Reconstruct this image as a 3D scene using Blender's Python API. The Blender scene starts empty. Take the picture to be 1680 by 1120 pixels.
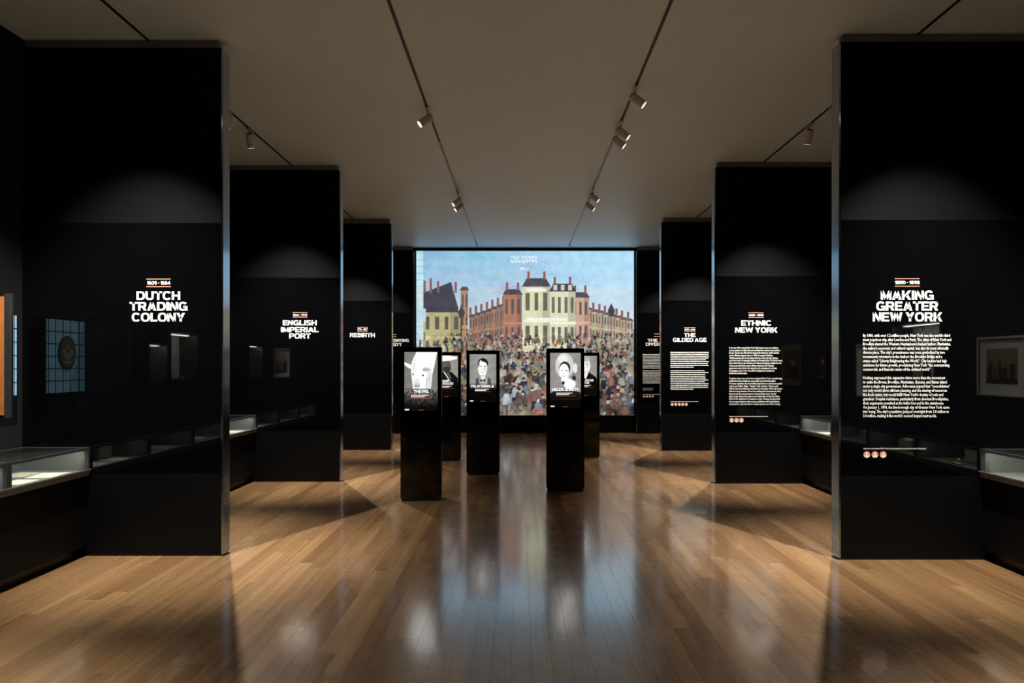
import bpy, bmesh, math, random
import numpy as np
from mathutils import Vector, Matrix

# ------------------------------------------------------------------ camera, world, exposure
S = bpy.context.scene
C = S.collection
F = 1120.0                      # focal length in pixels of the 1680 x 1120 frame
VX, VY, EYE = 853.0, 597.0, 1.6  # vanishing point in the frame, eye height
cam = bpy.data.cameras.new('camera')
cam.sensor_width = 36.0
cam.lens = F / 1680 * 36
cam.shift_x = -(VX - 840) / 1680
cam.shift_y = (VY - 560) / 1680
cam.clip_end = 100
camo = bpy.data.objects.new('camera', cam)
C.objects.link(camo)
camo.location = (0, 0, EYE)
camo.rotation_euler = (math.pi / 2, 0, 0)
S.camera = camo
W = bpy.data.worlds.new('world')
S.world = W
W.use_nodes = True
W.node_tree.nodes['Background'].inputs[0].default_value = (.02, .022, .025, 1)
W.node_tree.nodes['Background'].inputs[1].default_value = 0.0
S.view_settings.view_transform = 'Standard'
S.view_settings.look = 'None'
S.view_settings.gamma = 1
S.view_settings.use_curve_mapping = False
S.view_settings.exposure = 0.0
S.cycles.use_denoising = True
S.cycles.max_bounces = 8
S.cycles.caustics_reflective = False
S.cycles.caustics_refractive = False
S.cycles.diffuse_bounces = 4
S.cycles.sample_clamp_indirect = 3
S.cycles.sample_clamp_direct = 6

SPOT_W = 930.0       # track spots aimed at the partitions
WALL_W = 170.0        # track spots aimed at the side walls
CASE_W = 1.9         # light strip in each table case
SCREEN = 1.15        # projected picture
WARM = (1.0, .95, .87)

random.seed(7)
rng = np.random.default_rng(7)

# room measures (metres; x right, y away from the camera, z up)
CEIL = 4.31
WL, WR = -4.15, 4.36
YB, YE = -3.2, 15.95


def lin(c):
    c = np.asarray(c, float) / 255.0
    return np.where(c <= .04045, c / 12.92, ((c + .055) / 1.055) ** 2.4)


# ------------------------------------------------------------------ materials
def mat(name, col, rough=.5, metal=0, spec=.5, ior=1.5, coat=0, emit=None, estr=0, noise=0, nscale=20, bump=0):
    m = bpy.data.materials.new(name)
    m.use_nodes = True
    nt = m.node_tree
    b = nt.nodes['Principled BSDF']
    b.inputs['Base Color'].default_value = (*col, 1)
    b.inputs['Roughness'].default_value = rough
    b.inputs['Metallic'].default_value = metal
    b.inputs['Specular IOR Level'].default_value = spec
    b.inputs['IOR'].default_value = ior
    b.inputs['Coat Weight'].default_value = coat
    if emit is not None:
        b.inputs['Emission Color'].default_value = (*emit, 1)
        b.inputs['Emission Strength'].default_value = estr
    if noise or bump:
        tc = nt.nodes.new('ShaderNodeTexCoord')
        n = nt.nodes.new('ShaderNodeTexNoise')
        n.inputs['Scale'].default_value = nscale
        n.inputs['Detail'].default_value = 6
        nt.links.new(tc.outputs['Object'], n.inputs['Vector'])
        if noise:
            mx = nt.nodes.new('ShaderNodeMix')
            mx.data_type = 'RGBA'
            mx.inputs[6].default_value = (*[c * (1 - noise) for c in col], 1)
            mx.inputs[7].default_value = (*[min(1, c * (1 + noise)) for c in col], 1)
            nt.links.new(n.outputs['Fac'], mx.inputs[0])
            nt.links.new(mx.outputs[2], b.inputs['Base Color'])
        if bump:
            bp = nt.nodes.new('ShaderNodeBump')
            bp.inputs['Strength'].default_value = bump
            bp.inputs['Distance'].default_value = .01
            nt.links.new(n.outputs['Fac'], bp.inputs['Height'])
            nt.links.new(bp.outputs['Normal'], b.inputs['Normal'])
    return m


def glass_mat(name, tint, f0=1.0):
    m = bpy.data.materials.new(name)
    m.use_nodes = True
    nt = m.node_tree
    nt.nodes.clear()
    o = nt.nodes.new('ShaderNodeOutputMaterial')
    tr = nt.nodes.new('ShaderNodeBsdfTransparent')
    tr.inputs[0].default_value = (*tint, 1)
    gl = nt.nodes.new('ShaderNodeBsdfGlossy')
    gl.inputs['Roughness'].default_value = .02
    lw = nt.nodes.new('ShaderNodeLayerWeight')
    lw.inputs[0].default_value = .5
    pw = nt.nodes.new('ShaderNodeMath')
    pw.operation = 'POWER'
    pw.inputs[1].default_value = 5
    nt.links.new(lw.outputs['Facing'], pw.inputs[0])
    fr = nt.nodes.new('ShaderNodeMapRange')
    fr.inputs[3].default_value = .035
    fr.inputs[4].default_value = .9
    nt.links.new(pw.outputs[0], fr.inputs[0])
    mx = nt.nodes.new('ShaderNodeMixShader')
    nt.links.new(fr.outputs[0], mx.inputs[0])
    nt.links.new(tr.outputs[0], mx.inputs[1])
    nt.links.new(gl.outputs[0], mx.inputs[2])
    nt.links.new(mx.outputs[0], o.inputs[0])
    return m


def wood_mat(name, per_object):
    m = bpy.data.materials.new(name)
    m.use_nodes = True
    nt = m.node_tree
    L = nt.links.new
    N = nt.nodes.new
    b = nt.nodes['Principled BSDF']
    if per_object:
        r = N('ShaderNodeObjectInfo').outputs['Random']
    else:
        a = N('ShaderNodeAttribute')
        a.attribute_name = 'board'
        r = a.outputs['Fac']
    g = N('ShaderNodeNewGeometry')
    sc = N('ShaderNodeVectorMath')
    sc.operation = 'MULTIPLY'
    sc.inputs[1].default_value = (22, .7, 1)
    L(g.outputs['Position'], sc.inputs[0])
    off = N('ShaderNodeVectorMath')
    off.operation = 'ADD'
    cmb = N('ShaderNodeCombineXYZ')
    mul = N('ShaderNodeMath')
    mul.operation = 'MULTIPLY'
    mul.inputs[1].default_value = 71.3
    L(r, mul.inputs[0])
    L(mul.outputs[0], cmb.inputs[2])
    L(mul.outputs[0], cmb.inputs[0])
    L(sc.outputs[0], off.inputs[0])
    L(cmb.outputs[0], off.inputs[1])
    n1 = N('ShaderNodeTexNoise')
    n1.inputs['Scale'].default_value = 1.0
    n1.inputs['Detail'].default_value = 4
    n1.inputs['Roughness'].default_value = .5
    n1.inputs['Distortion'].default_value = .6
    L(off.outputs[0], n1.inputs['Vector'])
    ramp = N('ShaderNodeValToRGB')
    e = ramp.color_ramp.elements
    e[0].position, e[0].color = .2, (*lin((178, 136, 94)), 1)
    e[1].position, e[1].color = .8, (*lin((226, 186, 140)), 1)
    k = ramp.color_ramp.elements.new(.5)
    k.color = (*lin((204, 161, 116)), 1)
    L(n1.outputs['Fac'], ramp.inputs[0])
    tint = N('ShaderNodeValToRGB')
    t = tint.color_ramp.elements
    t[0].position, t[0].color = 0, (.70, .62, .55, 1)
    t[1].position, t[1].color = 1, (1.12, 1.08, 1.0, 1)
    q = tint.color_ramp.elements.new(.5)
    q.color = (.90, .85, .78, 1)
    L(r, tint.inputs[0])
    mx = N('ShaderNodeMix')
    mx.data_type = 'RGBA'
    mx.blend_type = 'MULTIPLY'
    mx.inputs[0].default_value = 1
    L(ramp.outputs[0], mx.inputs[6])
    L(tint.outputs[0], mx.inputs[7])
    L(mx.outputs[2], b.inputs['Base Color'])
    # satin lacquer, streaked with wear
    n2 = N('ShaderNodeTexNoise')
    n2.inputs['Scale'].default_value = 3.0
    n2.inputs['Detail'].default_value = 5
    L(g.outputs['Position'], n2.inputs['Vector'])
    mr = N('ShaderNodeMapRange')
    mr.inputs[3].default_value = .22
    mr.inputs[4].default_value = .32
    L(n2.outputs['Fac'], mr.inputs[0])
    L(mr.outputs[0], b.inputs['Roughness'])
    b.inputs['IOR'].default_value = 1.9
    b.inputs['Coat Weight'].default_value = FLOOR_COAT
    b.inputs['Coat Roughness'].default_value = .125
    b.inputs['Coat IOR'].default_value = 3.0
    bp = N('ShaderNodeBump')
    bp.inputs['Strength'].default_value = .05
    bp.inputs['Distance'].default_value = .002
    L(n1.outputs['Fac'], bp.inputs['Height'])
    L(bp.outputs['Normal'], b.inputs['Normal'])
    return m


FLOOR_COAT = 1.0


def picture_mat(name, strength, back=(.01, .01, .01)):
    """a lit picture: emission from the painted vertex colours"""
    m = bpy.data.materials.new(name)
    m.use_nodes = True
    nt = m.node_tree
    b = nt.nodes['Principled BSDF']
    a = nt.nodes.new('ShaderNodeAttribute')
    a.attribute_name = 'paint'
    b.inputs['Base Color'].default_value = (*back, 1)
    b.inputs['Roughness'].default_value = .35
    nt.links.new(a.outputs['Color'], b.inputs['Emission Color'])
    b.inputs['Emission Strength'].default_value = strength
    return m


def print_mat(name):
    """a printed or painted picture: base colour from the painted vertex colours"""
    m = bpy.data.materials.new(name)
    m.use_nodes = True
    nt = m.node_tree
    b = nt.nodes['Principled BSDF']
    a = nt.nodes.new('ShaderNodeAttribute')
    a.attribute_name = 'paint'
    b.inputs['Roughness'].default_value = .6
    nt.links.new(a.outputs['Color'], b.inputs['Base Color'])
    return m


M = dict(
    matte=mat('charcoal_laminate', (.0019, .0019, .0019), .55, spec=.09, noise=.25, nscale=14, bump=.05),
    gloss=mat('black_gloss_acrylic', (.0015, .0015, .002), .03, ior=1.6),
    edge=mat('brushed_dark_aluminium', (.36, .41, .46), .13, metal=1),
    rail=mat('grey_rail', (.22, .22, .25), .4, metal=.5),
    vinyl=mat('white_vinyl_lettering', (.86, .86, .83), .5),
    red=mat('coral_print', (.80, .30, .19), .5),
    ceiling=mat('ceiling_cool_tint', (.53, .68, .83), .48, noise=.04, nscale=3),  # white ceiling; blue tint in the colour offsets warm light off the floor
    wall=mat('charcoal_wall_paint', (.010, .010, .0105), .75, spec=.2, noise=.15, nscale=8),
    black=mat('black_metal', (.006, .006, .007), .35),
    slot=mat('black_track', (.004, .004, .004), .5),
    kiosk=mat('black_kiosk_shell', (.004, .004, .005), .25),
    fixture=mat('grey_lamp_metal', (.52, .51, .50), .45),
    adapter=mat('silver_adapter', (.55, .55, .55), .35, metal=.8),
    lens=mat('lamp_lens', (.8, .8, .8), .3, emit=(1, .95, .88), estr=1.2),
    darkwood=mat('subfloor', (.03, .018, .01), .8),
    casegrey=mat('case_grey_lining', (.10, .10, .098), .7, noise=.15, nscale=30),
    caseframe=mat('case_frame', (.05, .054, .06), .4, metal=.3),
    caserim=mat('case_rim', (.16, .165, .17), .4, metal=.4),
    plinth=mat('black_plinth', (.003, .003, .003), .6, spec=.12, noise=.3),
    strip=mat('light_strip', (.9, .9, .9), .4, emit=(1, .95, .85), estr=2.2),
    glass=glass_mat('clear_glass', (.93, .96, .95)),
    paper=mat('old_paper', (.74, .70, .56), .8, noise=.12, nscale=40),
    paperdark=mat('printed_paper', (.46, .42, .31), .8, noise=.35, nscale=55),
    mount=mat('grey_mount', (.12, .12, .115), .6, noise=.1),
    gilt=mat('gilded_brass', (.75, .55, .22), .3, metal=.9),
    silver=mat('polished_silver', (.8, .8, .8), .18, metal=1),
    goldframe=mat('gilt_frame', (.42, .27, .10), .4, metal=.5, noise=.3, nscale=60, bump=.3),
    mattboard=mat('cream_mat_board', (.72, .71, .66), .8),
    whiteframe=mat('pale_frame', (.62, .62, .58), .5),
    brown=mat('dark_brown_wood', (.06, .028, .014), .5, noise=.4, nscale=25),
    orangewood=mat('orange_painted_board', (.62, .22, .055), .45, noise=.4, nscale=9),
    bronze=mat('dark_bronze', (.05, .042, .03), .4, metal=.4),
    nichelit=mat('pale_niche_lining', (.62, .62, .55), .8),
    sail=mat('tan_sailcloth', (.42, .36, .26), .8),
    lead=mat('lead_came', (.01, .012, .014), .5),
    bluepane=mat('pale_blue_glass', (.25, .42, .5), .2, emit=tuple(lin((120, 178, 205))), estr=1.0, noise=.2, nscale=6),
    ovalpane=mat('painted_oval_glass', (.10, .11, .08), .3, emit=tuple(lin((120, 128, 112))), estr=.18, noise=.5, nscale=22),
    ovallight=mat('painted_motif_glass', (.2, .2, .16), .4, emit=tuple(lin((150, 158, 140))), estr=.32, noise=.5, nscale=40),
    screenback=mat('screen_shell', (.008, .008, .009), .5),
    kioskname=mat('lit_white_letters', (.8, .8, .8), .5, emit=(1, 1, 1), estr=1.0),
    kioskred=mat('lit_coral_rule', (.5, .1, .05), .5, emit=tuple(lin((196, 84, 58))), estr=.8),
    caption=mat('lit_caption_letters', (.8, .9, .95), .5, emit=(.82, .93, 1), estr=1.0),
    picture=picture_mat('projected_picture', SCREEN),
    kioskpic=picture_mat('kiosk_display', 1.35, (.004, .004, .004)),
    printed=print_mat('printed_picture'),
)
M['floor'] = wood_mat('oak_board', True)
M['floor_far'] = wood_mat('oak_board_far', False)


# ------------------------------------------------------------------ mesh helpers
def obj(name, bm, m, parent=None, loc=(0, 0, 0), smooth=False):
    me = bpy.data.meshes.new(name)
    bm.to_mesh(me)
    bm.free()
    me.materials.append(m)
    if smooth:
        for p in me.polygons:
            p.use_smooth = True
    o = bpy.data.objects.new(name, me)
    C.objects.link(o)
    o.location = loc
    o.parent = parent
    return o


def add_box(bm, x0, x1, y0, y1, z0, z1, bev=0):
    r = bmesh.ops.create_cube(bm, size=1)
    vs = r['verts']
    bmesh.ops.scale(bm, vec=(x1 - x0, y1 - y0, z1 - z0), verts=vs)
    bmesh.ops.translate(bm, vec=((x0 + x1) / 2, (y0 + y1) / 2, (z0 + z1) / 2), verts=vs)
    if bev:
        es = list({e for v in vs for e in v.link_edges})
        bmesh.ops.bevel(bm, geom=es, offset=bev, segments=1, affect='EDGES')
    return vs


def box(name, x0, x1, y0, y1, z0, z1, m, parent=None, bev=0, loc=(0, 0, 0)):
    if x0 > x1:
        x0, x1 = x1, x0
    bm = bmesh.new()
    add_box(bm, x0, x1, y0, y1, z0, z1, bev)
    return obj(name, bm, m, parent, loc)


def add_cyl(bm, a, b, r0, r1=None, seg=16):
    a, b = Vector(a), Vector(b)
    r1 = r0 if r1 is None else r1
    d = b - a
    q = d.to_track_quat('Z', 'Y').to_matrix().to_4x4()
    mtx = Matrix.Translation((a + b) / 2) @ q
    bmesh.ops.create_cone(bm, cap_ends=True, segments=seg, radius1=r0, radius2=r1, depth=d.length, matrix=mtx)


def cyl(name, a, b, r0, m, parent=None, r1=None, seg=16, loc=(0, 0, 0)):
    bm = bmesh.new()
    add_cyl(bm, a, b, r0, r1, seg)
    return obj(name, bm, m, parent, loc)


def lathe(name, prof, m, parent=None, seg=18, loc=(0, 0, 0)):
    bm = bmesh.new()
    rings = []
    for r, z in prof:
        rings.append([bm.verts.new((r * math.cos(2 * math.pi * i / seg), r * math.sin(2 * math.pi * i / seg), z)) for i in range(seg)])
    for a, b in zip(rings, rings[1:]):
        for i in range(seg):
            bm.faces.new((a[i], a[(i + 1) % seg], b[(i + 1) % seg], b[i]))
    bm.faces.new(rings[0][::-1])
    bm.faces.new(rings[-1])
    return obj(name, bm, m, parent, loc, True)


def thing(name, label, cat, loc=(0, 0, 0), rz=0, group=None):
    o = bpy.data.objects.new(name, None)
    C.objects.link(o)
    o.location = loc
    o.rotation_euler = (0, 0, rz)
    o.empty_display_size = .1
    tag(o, label, cat, group)
    return o


def tag(o, label, cat, group=None):
    o['label'] = label
    o['category'] = cat
    if group:
        o['group'] = group
    return o


def struct(o, label=None):
    o['kind'] = 'structure'
    if label:
        o['label'] = label
    return o


def text_bm(lines, offset=.03, spacing=1.0, res=2):
    """letters lying in x/z facing -y, from the built-in typeface"""
    cu = bpy.data.curves.new('letters', 'FONT')
    cu.body = lines
    cu.offset = offset
    cu.space_character = spacing
    cu.resolution_u = res
    cu.size = 1
    ob = bpy.data.objects.new('letters', cu)
    C.objects.link(ob)
    dg = bpy.context.evaluated_depsgraph_get()
    me = bpy.data.meshes.new_from_object(ob.evaluated_get(dg))
    bm = bmesh.new()
    bm.from_mesh(me)
    bpy.data.objects.remove(ob)
    bpy.data.curves.remove(cu)
    bpy.data.meshes.remove(me)
    for v in bm.verts:
        v.co = (v.co.x, 0, v.co.y)
    return bm


T_, U_ = .25, .20          # stem and bar weights of the block capitals, cap height 1


def _q(x0, y0, x1, y1):
    return [[(x0, y0), (x1, y0), (x1, y1), (x0, y1)]]


def _d(xa, ya, xb, yb, w):
    """slanted stem of horizontal width w from (xa, ya) to (xb, yb), left edges given"""
    return [[(xa, ya), (xa + w, ya), (xb + w, yb), (xb, yb)]]


def _arc_(cx, cy, rx, ry, a0, a1, t=T_, u=U_, n=14, p=2.5):
    """thick superelliptic arc, degrees, as convex quads"""
    out = []

    def pt(a, rx, ry):
        c, s = math.cos(a), math.sin(a)
        return (cx + rx * math.copysign(abs(c) ** (2 / p), c), cy + ry * math.copysign(abs(s) ** (2 / p), s))
    for i in range(n):
        b0 = math.radians(a0 + (a1 - a0) * i / n)
        b1 = math.radians(a0 + (a1 - a0) * (i + 1) / n)
        out.append([pt(b0, rx, ry), pt(b1, rx, ry), pt(b1, rx - t, ry - u), pt(b0, rx - t, ry - u)])
    return out


def glyphs(t=T_, u=U_):
    def _arc(cx, cy, rx, ry, a0, a1, t=t, u=u, n=14):
        return _arc_(cx, cy, rx, ry, a0, a1, t, u, n)
    g = {}
    g['A'] = (.98, _d(0, 0, .34, 1, t + .05) + _d(.68, 0, .34, 1, t + .05) + _q(.24, .18, .74, .18 + u * .9))
    bl = lambda w: _q(0, 0, t, 1) + _q(t, 1 - u, w - .26, 1) + _q(t, .42, w - .26, .42 + u)
    g['B'] = (.88, bl(.86) + _q(t, 0, .58, u) + _arc(.56, .73, .27, .27, -90, 90, t, u) + _arc(.57, .31, .31, .31, -90, 90, t, u))
    g['C'] = (.94, _arc(.48, .5, .48, .52, 38, 322))
    g['D'] = (.92, _q(0, 0, t, 1) + _q(t, 1 - u, .48, 1) + _q(t, 0, .48, u) + _arc(.46, .5, .46, .5, -90, 90))
    g['E'] = (.80, _q(0, 0, t, 1) + _q(t, 1 - u, .78, 1) + _q(t, .41, .72, .41 + u * .9) + _q(t, 0, .80, u))
    g['F'] = (.76, _q(0, 0, t, 1) + _q(t, 1 - u, .76, 1) + _q(t, .38, .70, .38 + u))
    g['G'] = (.97, _arc(.48, .5, .48, .52, 38, 330) + _q(.50, .36, .96, .36 + u * .9) + _q(.78, 0, .96, .4))
    g['H'] = (.90, _q(0, 0, t, 1) + _q(.65, 0, .90, 1) + _q(t, .40, .65, .40 + u))
    g['I'] = (.26, _q(0, 0, t + .01, 1))
    g['J'] = (.78, _q(.53, .3, .78, 1) + _arc(.39, .36, .39, .38, 180, 360))
    g['K'] = (.95, _q(0, 0, t, 1) + _d(.18, .36, .62, 1, t + .05) + _d(.64, 0, .30, .56, t + .06))
    g['L'] = (.76, _q(0, 0, t, 1) + _q(t, 0, .76, u + .01))
    g['M'] = (1.10, _q(0, 0, t - .02, 1) + _q(1.12 - t, 0, 1.10, 1) + _d(.40, 0, .0, 1, t + .05) + _d(.40, 0, .80, 1, t + .05))
    g['N'] = (.92, _q(0, 0, t - .01, 1) + _q(.92 - t + .01, 0, .92, 1) + _d(.92 - t - .06, 0, 0, 1, t + .06))
    g['O'] = (.98, _arc(.49, .5, .49, .52, 0, 360, n=28))
    g['P'] = (.86, _q(0, 0, t, 1) + _q(t, 1 - u, .54, 1) + _q(t, .34, .54, .34 + u) + _arc(.52, .67, .34, .33, -90, 90))
    g['R'] = (.90, _q(0, 0, t, 1) + _q(t, 1 - u, .56, 1) + _q(t, .36, .56, .36 + u) + _arc(.54, .68, .33, .32, -90, 90) + _d(.60, 0, .40, .44, t + .05))
    g['S'] = (.88, _arc(.44, .72, .43, .30, 20, 270) + _arc(.44, .28, .44, .30, -160, 90))
    g['T'] = (.84, _q(.29, 0, .55, 1) + _q(0, 1 - u - .01, .84, 1))
    g['U'] = (.90, _q(0, .4, t, 1) + _q(.65, .4, .90, 1) + _arc(.45, .42, .45, .44, 180, 360))
    g['V'] = (.98, _d(.34, 0, 0, 1, t + .05) + _d(.34, 0, .68, 1, t + .05))
    g['W'] = (1.36, _d(.22, 0, 0, 1, t + .02) + _d(.24, 0, .54, 1, t) + _d(.83, 0, .55, 1, t) + _d(.85, 0, 1.08, 1, t + .02))
    g['X'] = (.96, _d(0, 0, .62, 1, t + .08) + _d(.62, 0, 0, 1, t + .08))
    g['Y'] = (.96, _q(.35, 0, .61, .44) + _d(.35, .36, 0, 1, t + .06) + _d(.32, .36, .65, 1, t + .06))
    g['-'] = (.55, _q(.04, .40, .51, .40 + u * .8))
    g['0'] = (.84, _arc(.42, .5, .42, .52, 0, 360, n=24))
    g['1'] = (.50, _q(.22, 0, .48, 1) + _q(0, .66, .24, .66 + u))
    g['2'] = (.80, _arc(.40, .70, .40, .31, -60, 170) + _d(.0, .16, .42, .56, t + .08) + _q(0, 0, .80, u))
    g['4'] = (.86, _q(.44, 0, .68, 1) + _q(0, .2, .86, .2 + u) + _d(0, .34, .40, 1, t))
    g['6'] = (.84, _arc(.42, .33, .42, .34, 0, 360, n=24) + _arc(.42, .5, .42, .52, 60, 200))
    g['7'] = (.78, _q(0, 1 - u, .78, 1) + _d(.12, 0, .50, .82, t + .03))
    g['8'] = (.86, _arc(.43, .74, .38, .28, 0, 360, n=22) + _arc(.43, .30, .43, .32, 0, 360, n=22))
    g['9'] = (.84, _arc(.42, .67, .42, .34, 0, 360, n=24) + _arc(.42, .5, .42, .52, -120, 20))
    g['5'] = (.80, _arc(.40, .33, .40, .34, -150, 130) + _q(.06, .5, .26, 1) + _q(.06, 1 - u, .76, 1))
    return g


GLYPHS = glyphs()
LIGHT = glyphs(.14, .13)


def block_bm(line, gap=.055, table=None):
    """a line of heavy wide capitals in x/z, built from flat convex pieces"""
    bm = bmesh.new()
    x = 0
    for ch in line:
        if ch == ' ':
            x += .26
            continue
        w, polys = (table or GLYPHS)[ch]
        for po in polys:
            area = sum(po[i][0] * po[(i + 1) % 4][1] - po[(i + 1) % 4][0] * po[i][1] for i in range(4))
            po = po if area > 0 else po[::-1]
            bm.faces.new([bm.verts.new((x + px, 0, pz)) for px, pz in po])
        x += w + gap
    return bm


def bounds(bm):
    xs = [v.co.x for v in bm.verts]
    zs = [v.co.z for v in bm.verts]
    return min(xs), max(xs), min(zs), max(zs)


def join_into(dst, src):
    me = bpy.data.meshes.new('tmp')
    src.to_mesh(me)
    src.free()
    dst.from_mesh(me)
    bpy.data.meshes.remove(me)


def fitted(line, x0, x1, z0, z1, offset=.05, spacing=1.12, res=3):
    """one line of capitals stretched to fill the box"""
    bm = block_bm(line) if offset >= .03 else block_bm(line, .16, LIGHT) if offset == 0 else text_bm(line, offset, spacing, res)
    a, b, c, d = bounds(bm)
    for v in bm.verts:
        v.co.x = x0 + (v.co.x - a) / (b - a) * (x1 - x0)
        v.co.z = z0 + (v.co.z - c) / (d - c) * (z1 - z0)
    return bm


def paragraph(lines, x0, xw, z_first, pitch, xh=None, offset=.022, spacing=.98):
    """lines of running text; the longest is xw wide; z_first is the first line's middle"""
    dst = bmesh.new()
    bms = [text_bm(l, offset, spacing, 1) for l in lines]
    bb = [bounds(b) for b in bms]
    k = xw / max(b[1] - b[0] for b in bb)
    kz = pitch * .98
    for i, (b, e) in enumerate(zip(bms, bb)):
        z = z_first - i * pitch
        for v in b.verts:
            v.co.x = x0 + (v.co.x - e[0]) * k
            v.co.z = z + (v.co.z - .30) * kz
        join_into(dst, b)
    return dst


def bars(x0, xw, z_first, pitch, n, seed, h=.5, last=.6, word=(.03, .085)):
    """word-shaped bars: print too small to read"""
    r = random.Random(seed)
    bm = bmesh.new()
    for i in range(n):
        x = x0
        end = x0 + xw * (last if i == n - 1 else r.uniform(.88, 1))
        z = z_first - i * pitch
        while x < end - .004:
            w = min(r.uniform(*word), end - x)
            hh = pitch * h * r.uniform(.42, .52)
            vs = [bm.verts.new(p) for p in ((x, 0, z - hh), (x + w, 0, z - hh), (x + w, 0, z + hh), (x, 0, z + hh))]
            bm.faces.new(vs)
            x += w + pitch * .16
    return bm


class Px:
    """turns photograph pixels into metres on a plane that faces the camera at depth y"""
    def __init__(s, y):
        s.y = y
        s.k = y / F

    def x(s, px):
        return (px - VX) * s.k

    def z(s, py):
        return EYE - (py - VY) * s.k

    def d(s, n):
        return n * s.k


# ------------------------------------------------------------------ painter for lit screens and prints
class Canvas:
    def __init__(s, x0, x1, y0, y1, nx, ny, bg=(0, 0, 0)):
        s.b = (x0, x1, y0, y1)
        s.X, s.Y = np.meshgrid(np.linspace(x0, x1, nx), np.linspace(y0, y1, ny))
        s.c = np.zeros((ny, nx, 3)) + np.array(bg, float)
        s.nx, s.ny = nx, ny

    def put(s, mask, col, a=1.0):
        col = np.array(col, float)
        al = mask.astype(float)[..., None] * a
        s.c = s.c * (1 - al) + col * al

    def poly(s, pts, col, a=1.0):
        inside = np.zeros(s.X.shape, bool)
        n = len(pts)
        for i in range(n):
            (xa, ya), (xb, yb) = pts[i], pts[(i + 1) % n]
            if ya == yb:
                continue
            cond = ((ya > s.Y) != (yb > s.Y)) & (s.X < (xb - xa) * (s.Y - ya) / (yb - ya) + xa)
            inside ^= cond
        s.put(inside, col, a)

    def rect(s, x0, x1, y0, y1, col, a=1.0):
        s.put((s.X >= x0) & (s.X < x1) & (s.Y >= y0) & (s.Y < y1), col, a)

    def ell(s, cx, cy, rx, ry, col, a=1.0, soft=0, rot=0):
        dx, dy = s.X - cx, s.Y - cy
        if rot:
            c_, s_ = math.cos(rot), math.sin(rot)
            dx, dy = dx * c_ + dy * s_, -dx * s_ + dy * c_
        r = np.sqrt((dx / rx) ** 2 + (dy / ry) ** 2)
        if soft:
            s.put(np.clip((1 - r) / soft, 0, 1), col, a)
        else:
            s.put(r <= 1, col, a)

    def grain(s, amt):
        s.c += rng.normal(0, amt, s.c.shape[:2])[..., None]

    def mesh(s, name, x0, x1, z0, z1, m, parent, y=0.0):
        xs = np.linspace(x0, x1, s.nx)
        zs = np.linspace(z1, z0, s.ny)
        XX, ZZ = np.meshgrid(xs, zs)
        co = np.stack([XX.ravel(), np.full(XX.size, y), ZZ.ravel()], 1)
        i = np.arange(s.nx * s.ny).reshape(s.ny, s.nx)
        f = np.stack([i[1:, :-1].ravel(), i[1:, 1:].ravel(), i[:-1, 1:].ravel(), i[:-1, :-1].ravel()], 1)
        me = bpy.data.meshes.new(name)
        me.from_pydata(co.tolist(), [], f.tolist())
        at = me.color_attributes.new('paint', 'FLOAT_COLOR', 'POINT')
        rgb = lin(np.clip(s.c, 0, 255)).reshape(-1, 3)
        at.data.foreach_set('color', np.hstack([rgb, np.ones((len(rgb), 1))]).ravel())
        me.materials.append(m)
        o = bpy.data.objects.new(name, me)
        C.objects.link(o)
        o.parent = parent
        return o


# ------------------------------------------------------------------ room shell
floor = struct(box('floor', WL - .1, WR + .1, YB, YE, -.08, -.004, M['darkwood']))
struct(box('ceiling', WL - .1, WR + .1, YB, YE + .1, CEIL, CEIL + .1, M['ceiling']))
struct(box('wall_left', WL - .12, WL, YB, YE, 0, CEIL, M['wall']))
struct(box('wall_right', WR, WR + .12, YB, YE, 0, CEIL, M['wall']))
struct(box('wall_far', WL - .12, WR + .12, YE, YE + .12, 0, CEIL, M['matte']))
struct(box('wall_behind_camera', WL - .12, WR + .12, YB - .12, YB, 0, CEIL, M['wall']))

# oak boards: the nearest 300 are objects, the rest one mesh
BW, GAP = .108, .0006
LENS = [1.15, 1.5, 1.85, 2.2, 2.6]


def add_board(bm, x, y, ln, w=BW, lay=None, val=0):
    g, ch, t = GAP / 2, .0004, .0035
    x0, x1, y0, y1 = x + g, x + w - g, y + g, y + ln - g
    lo = [bm.verts.new(p) for p in ((x0, y0, -t), (x1, y0, -t), (x1, y1, -t), (x0, y1, -t))]
    md = [bm.verts.new(p) for p in ((x0, y0, -ch), (x1, y0, -ch), (x1, y1, -ch), (x0, y1, -ch))]
    hi = [bm.verts.new(p) for p in ((x0 + ch, y0 + ch, 0), (x1 - ch, y0 + ch, 0), (x1 - ch, y1 - ch, 0), (x0 + ch, y1 - ch, 0))]
    fs = [bm.faces.new(hi)]
    for a, b in ((lo, md), (md, hi)):
        for i in range(4):
            fs.append(bm.faces.new((a[i], a[(i + 1) % 4], b[(i + 1) % 4], b[i])))
    if lay:
        for f in fs:
            f[lay] = val


board_mesh = {}
for ln in LENS:
    bm = bmesh.new()
    add_board(bm, 0, 0, ln)
    me = bpy.data.meshes.new('plank')
    bm.to_mesh(me)
    bm.free()
    me.materials.append(M['floor'])
    board_mesh[ln] = me
boards = []
rowx = WL
r = random.Random(3)
while rowx + BW <= WR:
    y = 2.2 - r.uniform(0, 1.6)
    while y < YE - .02:
        ln = r.choice(LENS)
        boards.append((rowx, y, min(ln, YE - .003 - y), ln))
        y += ln
    rowx += BW


def board_score(b):
    x, y, ln, full = b
    if ln < full or y + ln < 3.4:
        return 0
    cx, cy = x + BW / 2, max(y + ln / 2, 3.5)
    px = VX + cx / cy * F
    if cx < -3.6 or cx > 3.7 or px < -20 or px > 1700:
        return 0
    y0, y1 = max(3.4, y), y + ln
    return (1 / y0 - 1 / y1) * BW / cy


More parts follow.
